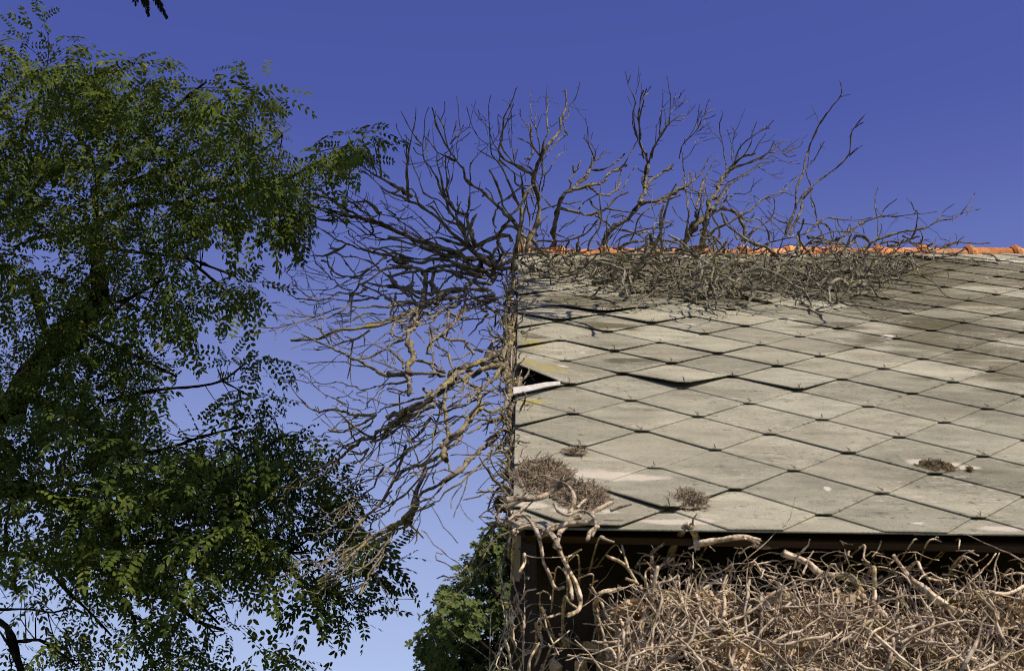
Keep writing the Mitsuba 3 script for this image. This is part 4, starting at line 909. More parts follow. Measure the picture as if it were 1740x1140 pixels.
def skin_y(x, z):
    l_ = meshkit.fbm(np.stack([x * 16, z * 16, x * 0], -1), 3, 4)
    h_ = np.clip((meshkit.noise(np.stack([x * 11, z * 13, x * 0 + 5], -1)) - 0.58) / 0.1, 0, 1)
    top = np.clip((z - mat_top(x) + 0.03) / 0.04, 0, 1)
    left = np.clip((0.40 - 0.25 * (2.75 - z) - x) / 0.10, 0, 1)
    return np.minimum(4.165 - 0.16 * np.maximum(0, 2.66 - z) - 0.05 * (l_ - 0.5) + 0.10 * h_ + 0.22 * np.maximum(top, left), Y_WALL - 0.004)


i_, j_ = np.meshgrid(np.arange(199), np.arange(59), indexing='ij')
sf_ = np.stack([i_ * 60 + j_, (i_ + 1) * 60 + j_, (i_ + 1) * 60 + j_ + 1, i_ * 60 + j_ + 1], -1).reshape(-1, 4)
obj('clay_skin', Mesh().add(np.stack([gx_, skin_y(gx_, gz_), gz_], -1).reshape(-1, 3), sf_), 'clay_wall', wallv, kind='stuff')
m = Mesh()
for k in range(9000):
    x, z = 0.10 + 1.75 * rg.rand(), 2.32 + 0.42 * rg.rand()
    y = float(skin_y(np.array(x), np.array(z)))
    if y > 4.30:
        continue
    y -= 0.012 * rg.rand()
    a, b = rg.normal(size=3) * [1, 0.6, 1], rg.normal(size=3) * [1, 0.6, 1]
    a, b = a / np.linalg.norm(a) * (0.004 + 0.018 * rg.rand() ** 1.6), b / np.linalg.norm(b) * (0.003 + 0.010 * rg.rand() ** 1.4)
    c = np.array([x, y, z])
    nn = np.cross(a, b)
    nn = nn / (np.linalg.norm(nn) + 1e-9) * 0.0025
    m.add([c - a - b, c + a - b * .6, c + a + b, c - a * .8 + b, c + nn * 1.5], [[0, 1, 4], [1, 2, 4], [2, 3, 4], [3, 0, 4], [2, 1, 0], [3, 2, 0]])
obj('bark_litter', m, 'stone', wallv, kind='stuff')
dl = np.array([[0, 0, 0], [0.3, 0.28, 0.06], [0.7, 0.30, 0.14], [1.0, 0, 0.02], [0.7, -0.30, 0.10], [0.3, -0.28, 0.02], [0.5, 0, -0.04]])
df = np.array([[0, 1, 6], [1, 2, 6], [2, 3, 6], [3, 4, 6], [4, 5, 6], [5, 0, 6]])
m = Mesh()
for k in range(230):                                            # dead curled leaves caught in the mat
    x, z = 0.3 + 1.5 * rg.rand(), 2.34 + 0.36 * rg.rand()
    y = float(skin_y(np.array(x), np.array(z))) - 0.01 - 0.05 * rg.rand()
    if z > mat_top(x) or y > 4.25:
        continue
    q_, _ = np.linalg.qr(rg.normal(size=(3, 3)))
    m.add([x, y, z] + (dl * (0.014 + 0.018 * rg.rand())) @ q_.T, df)
obj('dead_leaves', m, 'dead_leaf', wallv, kind='stuff')
m = Mesh()
for k in range(22):                                             # thin strands hanging down the corner of the wall
    q = walk([0.01 + 0.06 * rg.rand(), 4.10 + 0.26 * rg.rand(), 2.84 - 0.3 * rg.rand()], [rg.normal() * 0.3, rg.normal() * 0.3, -1], 0.10 + 0.35 * rg.rand(), 12, rg, 0.40, [0, 0, -1], 0.25)
    q[:, 0] = np.clip(q[:, 0], -0.01, 0.085)
    p, t = spline(q, 0.012)
    m.add(*tube(p, (0.0011 + 0.0022 * rg.rand() ** 2) * (1 - 0.4 * t), 5))
    for _ in range(2):
        i = rg.randint(len(p))
        m.add(*tube(walk(p[i], rg.normal(size=3), 0.04, 4, rg, 0.5), [0.0012, 0.0011, 0.001, 0.0009, 0.0007], 4))
obj('strands', m, 'bark_wall', wallv, kind='stuff', smooth=50)
# gnarled stems at the corner of the roof, over the lower left shingles
KN = [(70, 66, "130 600 250 580 450 590 600 530 720 450 770 420", .10, 1), (60, 62, "590 340 720 390 830 440 900 540 900 640 860 750", .13, 1), (58, 44, "760 400 870 340 910 280", .12, 1), (46, 42, "680 640 730 730 830 770 960 720 1070 740 1140 810 1150 920 1110 1010", .14, 1),
      (50, 44, "940 690 1040 590", .10, 0), (64, 54, "1100 760 1180 700 1310 635", .10, 0), (54, 40, "1320 715 1430 680 1560 640", .05, 0), (60, 54, "220 800 300 720 370 650", .10, 1), (44, 52, "160 830 230 775 330 780 420 850 480 960 520 1040", .16, 1), (52, 60, "140 800 200 850 300 900 400 900", .09, 0),
      (80, 90, "1150 830 1000 860 800 880 640 930 520 980", .06, 0), (60, 70, "1180 900 1090 960 1060 1050", .06, 0), (46, 40, "560 960 640 900 720 870", .08, 0), (70, 60, "380 560 280 600 180 660", .05, 0), (40, 34, "1200 1020 1280 1050 1360 1075", .02, 0), (90, 80, "980 780 860 840 760 950 700 1100", .02, 0),
      (26, 20, "660 590 760 620 860 640", .08, 0), (24, 16, "440 330 560 320 720 330", .08, 0), (36, 26, "250 930 330 900 390 880", .10, 1), (60, 64, "640 980 700 1060 740 1140", .07, 1)]
for w0, w1, text, h, pale in KN:
    q = np.array(text.split(), float).reshape(-1, 2) * K3 + [840, 760]
    u, v, z = P_roof(q[:, 0], q[:, 1], h)
    zz = np.minimum(z, 4.02 / 0.93) - 0.0
    p, t = spline(P(q[:, 0], q[:, 1], np.minimum(zz, 4.30 + 0.02 * rg.rand())), 0.012)
    r = (w0 * (1 - t) + w1 * t) * K3 * 0.5 * ((p - EYE) @ FW) / FOC
    p, r = knotty(p, r, rg, 0.06, 0.12)
    r = np.convolve(np.pad(r, 2, 'edge'), np.ones(5) / 5, 'valid')
    obj('gnarled_stem', stem_mesh(p, r * 0.76), 'bark_gnarled', wallv, smooth=60)


# ---------------------------------------------------------------- heaps of dry litter lying on the roof
def heap(name, label, px, py, a, b, height, count, bsdf, seed, long=0.034):
    rg = np.random.RandomState(seed)
    t = thing(name, label, 'dry litter')
    u0, v0, _ = P_roof(px, py, 0.03)
    m, strands = Mesh(), Mesh()
    n = 26
    ang = np.linspace(0, 2 * np.pi, n, endpoint=False)
    for ring in range(5):
        pass
    rr = np.linspace(0, 1, 6)
    g = []
    for f in rr[1:]:
        wob = 1 + 0.35 * (meshkit.noise(np.stack([np.cos(ang) * 2 + seed, np.sin(ang) * 2, ang * 0], -1)) - 0.5)
        g.append(R(u0 + a * f * wob * np.cos(ang), v0 + b * f * wob * np.sin(ang), 0.016 + height * 0.75 * (1 - f ** 2) + 0.012 * rg.rand(n) * (1 - f)))
    v = np.vstack([[R(u0, v0, 0.02 + height * 0.75)]] + g)
    k = np.arange(n)
    f = [np.stack([k * 0, 1 + k, 1 + (k + 1) % n], 1)]
    for i in range(4):
        o = 1 + i * n
        f.append(np.vstack([np.stack([o + k, o + n + k, o + n + (k + 1) % n], 1), np.stack([o + k, o + n + (k + 1) % n, o + (k + 1) % n], 1)]))
    m.add(v, np.vstack(f))
    obj('core', m, bsdf, t, smooth=True)
    for _ in range(count):
        f, an = math.sqrt(rg.rand()) * 1.06, rg.rand() * 6.283
        wob = 1 + 0.35 * (float(meshkit.noise(np.array([math.cos(an) * 2 + seed, math.sin(an) * 2, 0.0]))) - 0.5)
        p0 = R(u0 + a * f * wob * math.cos(an), v0 + b * f * wob * math.sin(an), 0.018 + height * (1 - min(f, 1) ** 2) * (0.75 + 0.35 * rg.rand()))
        d = np.array([1.0, 0, 0]) * rg.normal() + RS * rg.normal() + RN * rg.normal() * 0.22
        q = walk(p0, d, long * (0.4 + rg.rand()), 5, rg, 0.35)
        hh = (q - RO) @ RN
        q = q + np.outer(np.maximum(0, 0.024 - hh), RN)
        strands.add(*tube(q, np.linspace(0.0017, 0.0008, len(q)) * (0.6 + 0.9 * rg.rand()), 3, False))
    obj('strands', strands, 'dry_grass' if bsdf != 'moss_dry' else bsdf, t, kind='stuff')


heap('litter_heap', 'large heap of dry needles and twigs under gnarled stems at the lower left roof corner', 924, 806, 0.076, 0.17, 0.034, 1900, 'dry_grass', 51)
heap('litter_heap', 'lower part of the dry heap spilling over the eave beside the gnarled stems', 990, 843, 0.066, 0.12, 0.032, 1500, 'dry_grass', 52)
heap('litter_heap', 'small loose tuft of dry twigs on the shingles right of the large heap', 1172, 847, 0.05, 0.07, 0.022, 700, 'dry_grass', 53, 0.03)
heap('litter_heap', 'dark crumbly moss patch on the pale stain at the right of the roof', 1590, 788, 0.056, 0.058, 0.02, 520, 'moss_dry', 54, 0.014)
heap('litter_heap', 'tiny tuft of dry litter caught in a shingle joint above the large heap', 978, 764, 0.034, 0.026, 0.014, 150, 'dry_grass', 55, 0.03)
heap('litter_heap', 'dark speck of moss in the joint beside the pale stain', 1648, 793, 0.009, 0.02, 0.012, 60, 'moss_dry', 56, 0.012)


# ---------------------------------------------------------------- trees
def leaf_template(pairs, length, size, droop, rng):
    """A pinnate leaf along +x, leaflets in the xy plane: (vertices, triangles)."""
    m = Mesh()
    xs = np.linspace(0.16, 1.0, pairs) * length
    shape = np.array([[0, 0, 0], [0.28, 0.34, 0.03], [0.68, 0.36, 0.03], [1.0, 0, -0.03], [0.68, -0.36, 0.03], [0.28, -0.36, 0.03]])
    tri = np.array([[0, 1, 5], [1, 2, 5], [2, 4, 5], [2, 3, 4]])
    for i, x in enumerate(xs):
        s = size * (0.75 + 0.35 * math.sin(math.pi * (i + 1) / (pairs + 1)))
        for side in ((1, -1) if i < pairs - 1 else (1, -1, 0)):
            a = side * (1.15 + 0.15 * rng.normal()) if side else 0.0
            roll = rng.normal() * 0.35
            q = shape * [s, s * 0.62, s]
            q = np.stack([q[:, 0], q[:, 1] * math.cos(roll) - q[:, 2] * math.sin(roll), q[:, 1] * math.sin(roll) + q[:, 2] * math.cos(roll)], 1)
            q = np.stack([q[:, 0] * math.cos(a) - q[:, 1] * math.sin(a), q[:, 0] * math.sin(a) + q[:, 1] * math.cos(a), q[:, 2] - 0.25 * np.abs(q[:, 0]) * (0.3 + rng.rand())], 1)
            q += [x + rng.normal() * 0.002, 0, 0]
            m.add(q, tri)
    t = m.get()
    v = np.array(t.vertices)
    v[:, 2] -= droop * (v[:, 0] / length) ** 2 * length
    return v, np.array(t.faces)


def scatter(temps, pos, dirs, ups, scale, rng):
    """Copies of the templates at pos, +x turned to dirs and +z near ups: one mesh."""
    d = dirs / np.linalg.norm(dirs, axis=1, keepdims=True)
    y = np.cross(ups, d)
    y /= np.linalg.norm(y, axis=1, keepdims=True) + 1e-9
    z = np.cross(d, y)
    which = rng.randint(len(temps), size=len(pos))
    m = Mesh()
    for k, (tv, tf) in enumerate(temps):
        s = np.nonzero(which == k)[0]
        if not len(s):
            continue
        v = pos[s][:, None] + scale[s][:, None, None] * (tv[None, :, :1] * d[s][:, None] + tv[None, :, 1:2] * y[s][:, None] + tv[None, :, 2:] * z[s][:, None])
        f = tf[None] + (np.arange(len(s)) * len(tv))[:, None, None]
        m.add(v.reshape(-1, 3), f.reshape(-1, 3))
    return m


rg = np.random.RandomState(61)
locust = thing('locust_tree', 'tall green tree with small feathery leaflets filling the left side of the view', 'tree')
LIMBS = [  # widths, points in the photograph, depth at both ends, name
    (52, 24, "-60 760 0 700 60 640 110 575 150 535 172 490 166 440 165 385", 9.6, 9.9, 'limb'), (22, 9, "165 385 163 330 166 300 150 260 130 220 120 160", 9.9, 9.5, 'limb'), (30, 12, "83 573 63 523 50 487 20 463 -20 440", 9.6, 10.2, 'limb'),
    (16, 6, "-10 300 33 247 53 190 66 170 80 120", 9.7, 9.2, 'branch'), (16, 6, "133 537 173 517 213 510 247 493 283 473", 9.5, 9.0, 'branch'), (14, 7, "140 560 167 540 187 533 230 500", 9.5, 9.2, 'branch'), (12, 5, "167 390 127 393 73 403 20 420", 9.9, 10.2, 'branch'),
    (15, 6, "173 333 200 313 220 310 260 300 300 270", 9.8, 9.2, 'branch'), (18, 6, "165 380 233 347 290 347 310 360 360 377 420 380", 9.8, 9.2, 'branch'), (12, 6, "300 350 400 333 447 320 483 310 507 293 567 267 600 240", 9.5, 8.9, 'branch'), (10, 5, "440 324 461 315 482 308 500 298 513 292", 9.1, 9.0, 'branch'),
    (46, 26, "-40 720 43 673 83 690 113 700 143 713 167 730 197 750 230 775", 9.5, 9.2, 'limb'), (14, 6, "143 703 140 670 150 647 160 600", 9.4, 9.2, 'branch'), (11, 4, "187 680 267 663 327 657 377 647 417 617", 9.3, 8.8, 'branch'), (4, 3, "377 647 370 627", 8.9, 8.9, 'branch'), (4, 3, "377 647 407 663 423 673", 8.9, 8.8, 'branch'),
    (64, 34, "-60 815 0 827 53 833 100 850 140 860 167 880 190 893 233 883 267 863 300 850", 9.2, 8.8, 'limb'), (36, 9, "167 880 200 933 227 967 260 1000 293 1020 333 1053 380 1070", 9.0, 8.5, 'limb'), (18, 9, "133 863 157 890 187 907", 9.1, 9.0, 'branch'), (22, 9, "227 920 277 920 300 937 330 957 353 967 390 975", 8.9, 8.5, 'branch'),
    (15, 6, "300 940 313 977 333 1013 353 1040 373 1060", 8.7, 8.4, 'branch'), (12, 7, "287 910 333 920 372 930", 8.8, 8.6, 'branch'), (15, 6, "377 893 420 913 467 947 510 985 560 1010", 8.7, 8.2, 'branch'), (20, 24, "-20 930 0 937 43 943 80 953 133 960", 9.2, 9.2, 'branch'), (11, 6, "10 940 10 893 20 847", 9.2, 9.3, 'branch'),
    (12, 6, "93 980 120 1010 150 1037 190 1080", 9.1, 8.8, 'branch'), (13, 6, "213 1027 230 1057 230 1077 253 1113 270 1150", 8.8, 8.5, 'branch'), (8, 5, "233 1050 250 1057 267 1080", 8.8, 8.6, 'branch'), (22, 26, "-10 1050 10 1065 25 1103 40 1150", 8.6, 8.5, 'branch'), (11, 5, "27 1090 67 1087 100 1107 130 1130", 8.6, 8.4, 'branch'),
    (6, 4, "-5 1035 50 1035 90 1040 120 1033 150 1045", 8.8, 8.7, 'branch'), (16, 6, "300 850 350 880 400 900 460 930 510 940", 8.8, 8.2, 'branch'), (14, 6, "260 865 320 820 390 790 450 760 480 740", 8.9, 8.4, 'branch'), (12, 6, "230 775 290 760 350 740 410 725", 9.2, 8.7, 'branch'),
    (12, 6, "120 160 160 130 200 110", 9.6, 9.2, 'branch'), (12, 6, "166 300 230 240 300 180 350 140", 9.7, 9.1, 'branch'), (12, 6, "220 310 310 270 390 220 430 160", 9.5, 9.0, 'branch'), (10, 5, "300 347 370 310 430 270 480 230", 9.4, 9.0, 'branch'), (12, 6, "165 420 240 430 320 440 400 470", 9.8, 9.2, 'branch'), (10, 5, "320 440 390 500 430 540", 9.4, 9.0, 'branch'),
    (12, 6, "130 560 200 590 260 620 300 640", 9.4, 9.0, 'branch'), (8, 4, "24 1110 14 1095 -5 1065", 8.6, 8.6, 'branch'), (5, 3, "20 1097 16 1115 20 1128 16 1150", 8.6, 8.5, 'branch')]
nodes = []
trunk_p = np.vstack([[-3.95, 8.9, -0.1], [-3.9, 8.9, 1.2], [-3.8, 8.9, 2.5], [-3.6, 8.9, 3.6], P(-160, 900, 9.55), P(-60, 760, 9.6)])
p, t = spline(trunk_p, 0.15)
p, r = knotty(p, 0.27 - 0.15 * t, rg, 0.05, 0.05)
obj('trunk', Mesh().add(*tube(p, r, 14)), 'bark_locust', locust, smooth=60)
for a, b in ((P(-160, 900, 9.55), P(-60, 815, 9.2)), (P(-160, 900, 9.55), P(-40, 720, 9.5)), (P(-100, 830, 9.6), P(-20, 930, 9.2)), (np.array([-3.6, 8.9, 3.6]), P(-10, 1050, 8.6)), (P(-20, 440, 10.2), P(-10, 300, 9.7))):
    p, t = spline(np.vstack([a, (a + b) / 2 + [0, 0, 0.06], b]), 0.08)
    obj('limb', Mesh().add(*tube(p, np.linspace(0.07, 0.035, len(p)), 8)), 'bark_locust', locust, smooth=60)
for w0, w1, text, z0, z1, nm in LIMBS:
    q = np.array(text.split(), float).reshape(-1, 2)
    if w0 != 52:
        w0, w1 = w0 * 0.46 + 1, w1 * 0.46 + 1
    if q[:, 1].max() < 480:                                     # the upper branches stand behind the leaves
        z0, z1, w0, w1 = z0 + 0.25, z1 + 0.35, w0, w1
    z = np.linspace(z0, z1, len(q)) + 0.12 * rg.normal(size=len(q)) * (np.arange(len(q)) % 2)
    p, t = spline(P(q[:, 0], q[:, 1], z), 0.05)
    r = (w0 * (1 - t) + w1 * t) * 0.5 * ((p - EYE) @ FW) / FOC
    p, r = knotty(p, r, rg, 0.08, 0.3)
    obj(nm, Mesh().add(*tube(p, r, 8)), 'bark_locust', locust, smooth=60)
    nodes.append(p[::3])
nodes = np.vstack(nodes)

CROWN = sg.Polygon([(-60, 70), (0, 66), (30, 60), (60, 52), (75, 78), (100, 92), (150, 88), (185, 92), (205, 112), (262, 120), (285, 114), (310, 135), (350, 142), (368, 110), (388, 112), (410, 130), (438, 162), (452, 200), (486, 220), (495, 250), (474, 272), (490, 300),
                    (525, 320), (528, 350), (520, 388), (498, 398), (505, 415), (462, 402), (448, 450), (440, 485), (436, 535), (424, 552), (402, 532), (378, 512), (342, 520), (328, 560), (336, 590), (306, 594), (322, 640), (300, 655), (285, 690), (270, 705), (300, 745), (340, 725),
                    (380, 730), (410, 722), (440, 712), (470, 728), (482, 750), (522, 745), (552, 780), (590, 815), (602, 860), (630, 910), (646, 965), (630, 985), (590, 1000), (560, 1005), (575, 1040), (545, 1030), (510, 1000), (470, 975), (430, 985), (400, 960), (350, 1000), (345, 1040),
                    (400, 1060), (440, 1080), (470, 1105), (490, 1128), (440, 1120), (400, 1090), (360, 1100), (340, 1140), (330, 1180), (240, 1190), (235, 1120), (200, 1090), (180, 1060), (140, 1010), (90, 985), (40, 960), (-60, 970)])
CROWN = CROWN.buffer(-13)
SPRAYS = [(575, 255, 55, 26, 26), (625, 240, 24, 18, 10), (548, 275, 40, 30, 20), (505, 285, 26, 22, 10), (520, 330, 30, 25, 14), (500, 380, 30, 25, 12), (430, 598, 12, 16, 4), (385, 620, 26, 14, 5), (450, 606, 24, 6, 3), (425, 640, 16, 14, 5), (440, 668, 18, 12, 4), (397, 680, 16, 20, 5), (418, 700, 18, 10, 5), (468, 722, 20, 16, 6),
          (512, 752, 34, 20, 12), (575, 1035, 30, 14, 9), (600, 1052, 14, 8, 3), (540, 1022, 26, 14, 8), (470, 1110, 30, 16, 7), (110, 1095, 34, 24, 12), (95, 1070, 20, 12, 5), (45, 1110, 14, 14, 4), (20, 1010, 26, 14, 5), (45, 1020, 10, 14, 4), (8, 960, 10, 16, 4), (130, 1050, 12, 6, 2), (90, 1015, 10, 14, 3), (170, 1105, 12, 16, 4),
          (55, 60, 22, 8, 4), (76, 50, 8, 12, 3), (112, 80, 14, 6, 3), (215, 106, 8, 8, 2), (243, 112, 8, 10, 2), (285, 104, 10, 8, 2), (412, 112, 14, 8, 3), (440, 155, 10, 10, 3), (458, 168, 8, 6, 2), (480, 218, 14, 10, 4), (640, 985, 18, 14, 5), (652, 968, 8, 6, 2), (465, 400, 14, 14, 3), (305, 722, 8, 12, 2), (620, 930, 20, 26, 8), (560, 850, 40, 34, 18), (600, 900, 24, 26, 9)]


def crown_weight(x, y):
    w = np.ones_like(x)
    w = np.where((x > 150) & (x < 560) & (y > 760) & (y < 990), 1.9, w)
    w = np.where((y > 985) & (x < 400), 0.72, w)
    w = np.where((x < 90) & (y > 900), 0.45, w)
    w = np.where((x > 150) & (x < 480) & (y > 140) & (y < 400), 1.25, w)
    w = np.where((x > 330) & (y > 420) & (y < 560), 0.95, w)
    w = np.where((x > 480) & (y > 780), 0.62, w)
    w = np.where((x > 240) & (x < 340) & (y > 420) & (y < 720), 0.85, w)
    hole = meshkit.noise(np.stack([x / 34.0, y / 30.0, x * 0 + 1.5], -1)) * 0.6 + meshkit.noise(np.stack([x / 15.0, y / 15.0, x * 0 + 7.5], -1)) * 0.4
    w = w * np.clip((hole - 0.30) / 0.16, 0.05, 1.15)
    for a, b, r in ((190, 235, 17), (215, 245, 16), (280, 163, 14), (310, 165, 18), (20, 180, 14), (225, 500, 14), (335, 490, 12), (210, 870, 10), (135, 940, 20), (105, 760, 14), (60, 1000, 34), (60, 1060, 40), (150, 1075, 30), (290, 960, 16), (205, 1010, 12), (15, 250, 10), (290, 590, 8), (430, 230, 12), (425, 250, 10), (318, 800, 9)):
        w = w * np.clip((np.hypot(x - a, y - b) / r - 0.75) / 0.4, 0.03, 1)
    return w


import shapely
pts = []
while sum(map(len, pts)) < 1260:
    x, y = -60 + 720 * rg.rand(4000), 40 + 1140 * rg.rand(4000)
    keep = shapely.contains_xy(CROWN, x, y) & (rg.rand(4000) < crown_weight(x, y) / 1.9)
    pts.append(np.stack([x[keep], y[keep]], 1))
pts = np.vstack(pts)[:1260]
for x, y, a, b, n in SPRAYS:
    n = int(n * 0.75 + 0.7)
    an, f = rg.rand(n) * 6.283, np.sqrt(rg.rand(n))
    pts = np.vstack([pts, np.stack([x + a * f * np.cos(an), y + b * f * np.sin(an)], 1)])


def crown_depth(x, y):
    c = np.interp(y, [40, 300, 560, 760, 900, 1140], [9.3, 9.2, 9.4, 9.0, 8.7, 8.5])
    return c - 0.5 * np.clip(x / 600, 0, 1)


n_spray = len(pts) - 1260
z = crown_depth(pts[:, 0], pts[:, 1]) + rg.normal(size=len(pts)) * np.where(pts[:, 0] > 480, 0.25, 0.55)
pos = P(pts[:, 0], pts[:, 1], z)
# the crown goes on outside the frame, up, left and towards the light
ext = []
while len(ext) < 650:
    q = np.array([-4.7, 8.2, 6.3]) + rg.normal(size=3) * [1.1, 1.3, 1.6]
    d = q - EYE
    sx, sy = 870 + FOC * (d @ RT) / (d @ FW), 570 - FOC * (d @ UP) / (d @ FW)
    if sx < -50:
        ext.append(q)
pos = np.vstack([pos, ext])
single = np.zeros(len(pos), int)
single[1260:1260 + n_spray] = (rg.rand(n_spray) < 0.55)
from scipy.spatial import cKDTree
tree = cKDTree(nodes)
dist, near = tree.query(pos)
out = pos - nodes[near]
out /= np.linalg.norm(out, axis=1, keepdims=True) + 1e-9
shoot_d = out * 0.8 + rg.normal(size=pos.shape) * 0.5 + [0, 0, -0.22]
shoot_d /= np.linalg.norm(shoot_d, axis=1, keepdims=True)
lp, ld, lu, ls = [], [], [], []
for k in range(len(pos)):                                       # each shoot carries a few leaves, set left and right in turn
    n = 1 + int(single[k] == 0) * rg.randint(3, 6)
    L = 0.045 * n
    sd = np.cross(shoot_d[k], [0, 0, 1.0] + rg.normal(size=3) * 0.3)
    sd /= np.linalg.norm(sd) + 1e-9
    up = np.array([0, 0, 1.0]) + rg.normal(size=3) * 0.45 + SUN * 0.3
    size = 0.64 + 0.44 * rg.rand()
    for i in range(n):
        t = (i + 0.5) / n
        lp.append(pos[k] + shoot_d[k] * L * (t - 0.5) + rg.normal(size=3) * 0.008)
        ld.append(shoot_d[k] * (0.35 + 0.7 * t) + sd * (1 if i % 2 else -1) * (1.0 if n > 1 and i < n - 1 else 0.2) + rg.normal(size=3) * 0.16 + [0, 0, -0.15])
        lu.append(up + rg.normal(size=3) * 0.22)
        ls.append(size * (0.8 + 0.35 * rg.rand()))
temps = [leaf_template(p_, 0.185 + 0.04 * rg.rand(), 0.035, dr_, rg) for p_, dr_ in ((6, .25), (7, .45), (8, .15), (7, .3), (5, .5), (6, .7))]
leaves = scatter(temps, np.array(lp), np.array(ld), np.array(lu), np.array(ls), rg)
obj('crown', leaves, 'locust_leaf', locust, kind='stuff')
m = Mesh()
for k in range(len(pts)):                       # the thin shoots that carry the leaves
    a, b = nodes[near[k]], pos[k]
    if dist[k] < 0.03 or dist[k] > 0.34:
        continue
    mid = (a + b) / 2 + rg.normal(size=3) * dist[k] * 0.14 + [0, 0, -0.04 * dist[k]]
    p, t = spline(np.vstack([a, mid, b]), 0.07)
    m.add(*tube(p, 0.003 * (1 - 0.65 * t) + 0.0010, 4, False))
obj('shoots', m, 'bark_locust', locust, kind='stuff')

# oak behind the house
oak = thing('oak_tree', 'green broad-leaved tree behind the lower left corner of the house', 'tree')
rg = np.random.RandomState(71)
OZ = 21.0
LOBES = [(800, 1010, 52), (850, 960, 46), (845, 920, 32), (770, 1050, 46), (745, 1090, 38), (815, 1080, 62), (860, 1030, 50), (780, 1120, 56), (735, 1140, 30), (850, 1120, 60), (900, 980, 60), (930, 1060, 80), (868, 900, 24), (880, 1160, 90), (790, 1170, 70), (960, 1170, 110), (1040, 1110, 90), (1010, 1020, 70), (760, 1015, 20), (805, 965, 24), (828, 945, 26), (724, 1105, 18)]
P0 = P(905, 1400, OZ + 0.6)
base = np.array([P0[0] + 0.2, P0[1] + 0.5, -0.1])
top = P(880, 1020, OZ + 0.4)
p, t = spline(np.vstack([base, base + [0.05, 0, 2.5], (base + top) / 2 + [0.1, 0, 0], top]), 0.3)
p, r = knotty(p, 0.26 - 0.2 * t, rg, 0.05, 0.1)
obj('trunk', Mesh().add(*tube(p, r, 12)), 'bark_locust', oak, smooth=60)
trunk_line = p
pos, nrm = [], []
for x, y, rpx in LOBES:
    c = P(x, y, OZ + rg.normal() * 0.5)
    R_ = rpx * OZ / FOC
    n = int(130 * (rpx / 40.0) ** 2) + 30
    d = rg.normal(size=(n, 3))
    d /= np.linalg.norm(d, axis=1, keepdims=True)
    q = c + d * R_ * (0.55 + 0.47 * rg.rand(n))[:, None] * (0.55 + 0.9 * meshkit.noise(d * 2.6 + c))[:, None]
    pos.append(q)
    nrm.append(d)
    b = trunk_line[np.argmin(np.linalg.norm(trunk_line - c, axis=1) + 0.6 * np.abs(trunk_line[:, 2] - c[2] + 0.8))]
    p, t = spline(np.vstack([b, (b + c) / 2 + rg.normal(size=3) * 0.12, c]), 0.15)
    obj('limb', Mesh().add(*tube(p, 0.06 - 0.045 * t, 6)), 'bark_locust', oak, smooth=60)
pos, nrm = np.vstack(pos), np.vstack(nrm)
sv = np.array([[0, 0, 0], [0.25, 0.10, 0.02], [0.45, 0.26, 0.03], [0.6, 0.17, 0.02], [0.8, 0.24, 0.0], [1.0, 0, -0.08], [0.8, -0.24, 0.0], [0.6, -0.17, 0.02], [0.45, -0.26, 0.03], [0.25, -0.10, 0.02]])
sf = np.array([[0, 1, 9], [1, 2, 8], [1, 8, 9], [2, 3, 7], [2, 7, 8], [3, 4, 6], [3, 6, 7], [4, 5, 6]])
cl = []
for _ in range(4):                                              # clusters of five leaves at a shoot's end
    mm = Mesh()
    for i in range(6):
        a = i * 1.05 + rg.normal() * 0.2
        e = 0.25 + 0.5 * rg.rand()
        q = sv * 0.085
        q = np.stack([q[:, 0] * math.cos(e) - q[:, 2] * math.sin(e), q[:, 1], q[:, 0] * math.sin(e) + q[:, 2] * math.cos(e)], 1)
        mm.add(np.stack([q[:, 2] * 0.7, q[:, 0] * math.cos(a) - q[:, 1] * math.sin(a), q[:, 0] * math.sin(a) + q[:, 1] * math.cos(a)], 1), sf)
    t_ = mm.get()
    cl.append((np.array(t_.vertices), np.array(t_.faces)))
dirs = nrm + rg.normal(size=nrm.shape) * 0.45 + SUN * 0.8
obj('crown', scatter(cl, pos, dirs, rg.normal(size=nrm.shape), 0.6 + 0.5 * rg.rand(len(pos)), rg), 'oak_leaf', oak, kind='stuff')

# conifer that stands beside the camera: one bough's tip hangs into the top of the view
con = thing('conifer_tree', 'dark conifer whose drooping sprig tip hangs into the top of the sky, with boughs added out of view for shade', 'tree')
rg = np.random.RandomState(81)
tp = np.array([[-5.2, 4.6, -0.1], [-5.2, 4.6, 4.0], [-5.15, 4.65, 8.5], [-5.1, 4.7, 13.0], [-5.1, 4.7, 16.0]])
p, t = spline(tp, 0.4)
obj('trunk', Mesh().add(*tube(p, 0.24 - 0.2 * t, 12)), 'bark_locust', con, smooth=60)
needles, shade_spray_stems = Mesh(), Mesh()
blade = np.array([[0, -0.5, 0], [0.6, -0.42, 0.0], [1.0, 0, 0], [0.6, 0.42, 0], [0, 0.5, 0]])
bf = np.array([[0, 1, 4], [1, 3, 4], [1, 2, 3]])
seg = []


def frond(p0, d0, L, n_side, side_len):
    """A flat drooping spray: a rib with overlapping scale-leaved side sprigs."""
    rib = walk(p0, d0, L, 10, rg, 0.06, [0, 0, -1.0], 0.10)
    r2, t2 = spline(rib, 0.02)
    for i in range(2, len(r2)):
        dd = r2[i] - r2[i - 1]
        dd /= np.linalg.norm(dd) + 1e-9
        x = np.cross(dd, [0.2, 0.3, 1.0])
        x /= np.linalg.norm(x)
        taper = 1 - 0.75 * t2[i]
        for s in (1, -1):
            seg.append((r2[i], dd * 0.8 + s * x * 0.62 + rg.normal(size=3) * 0.12, side_len * taper * (0.7 + 0.5 * rg.rand())))
    seg.append((r2[-1], r2[-1] - r2[-2], 0.04))
    return r2


def outside(q):
    d = q - EYE
    zz = d @ FW
    return zz < 0.5 or abs(d @ RT) / zz > 890 / FOC or abs(d @ UP) / zz > 584 / FOC


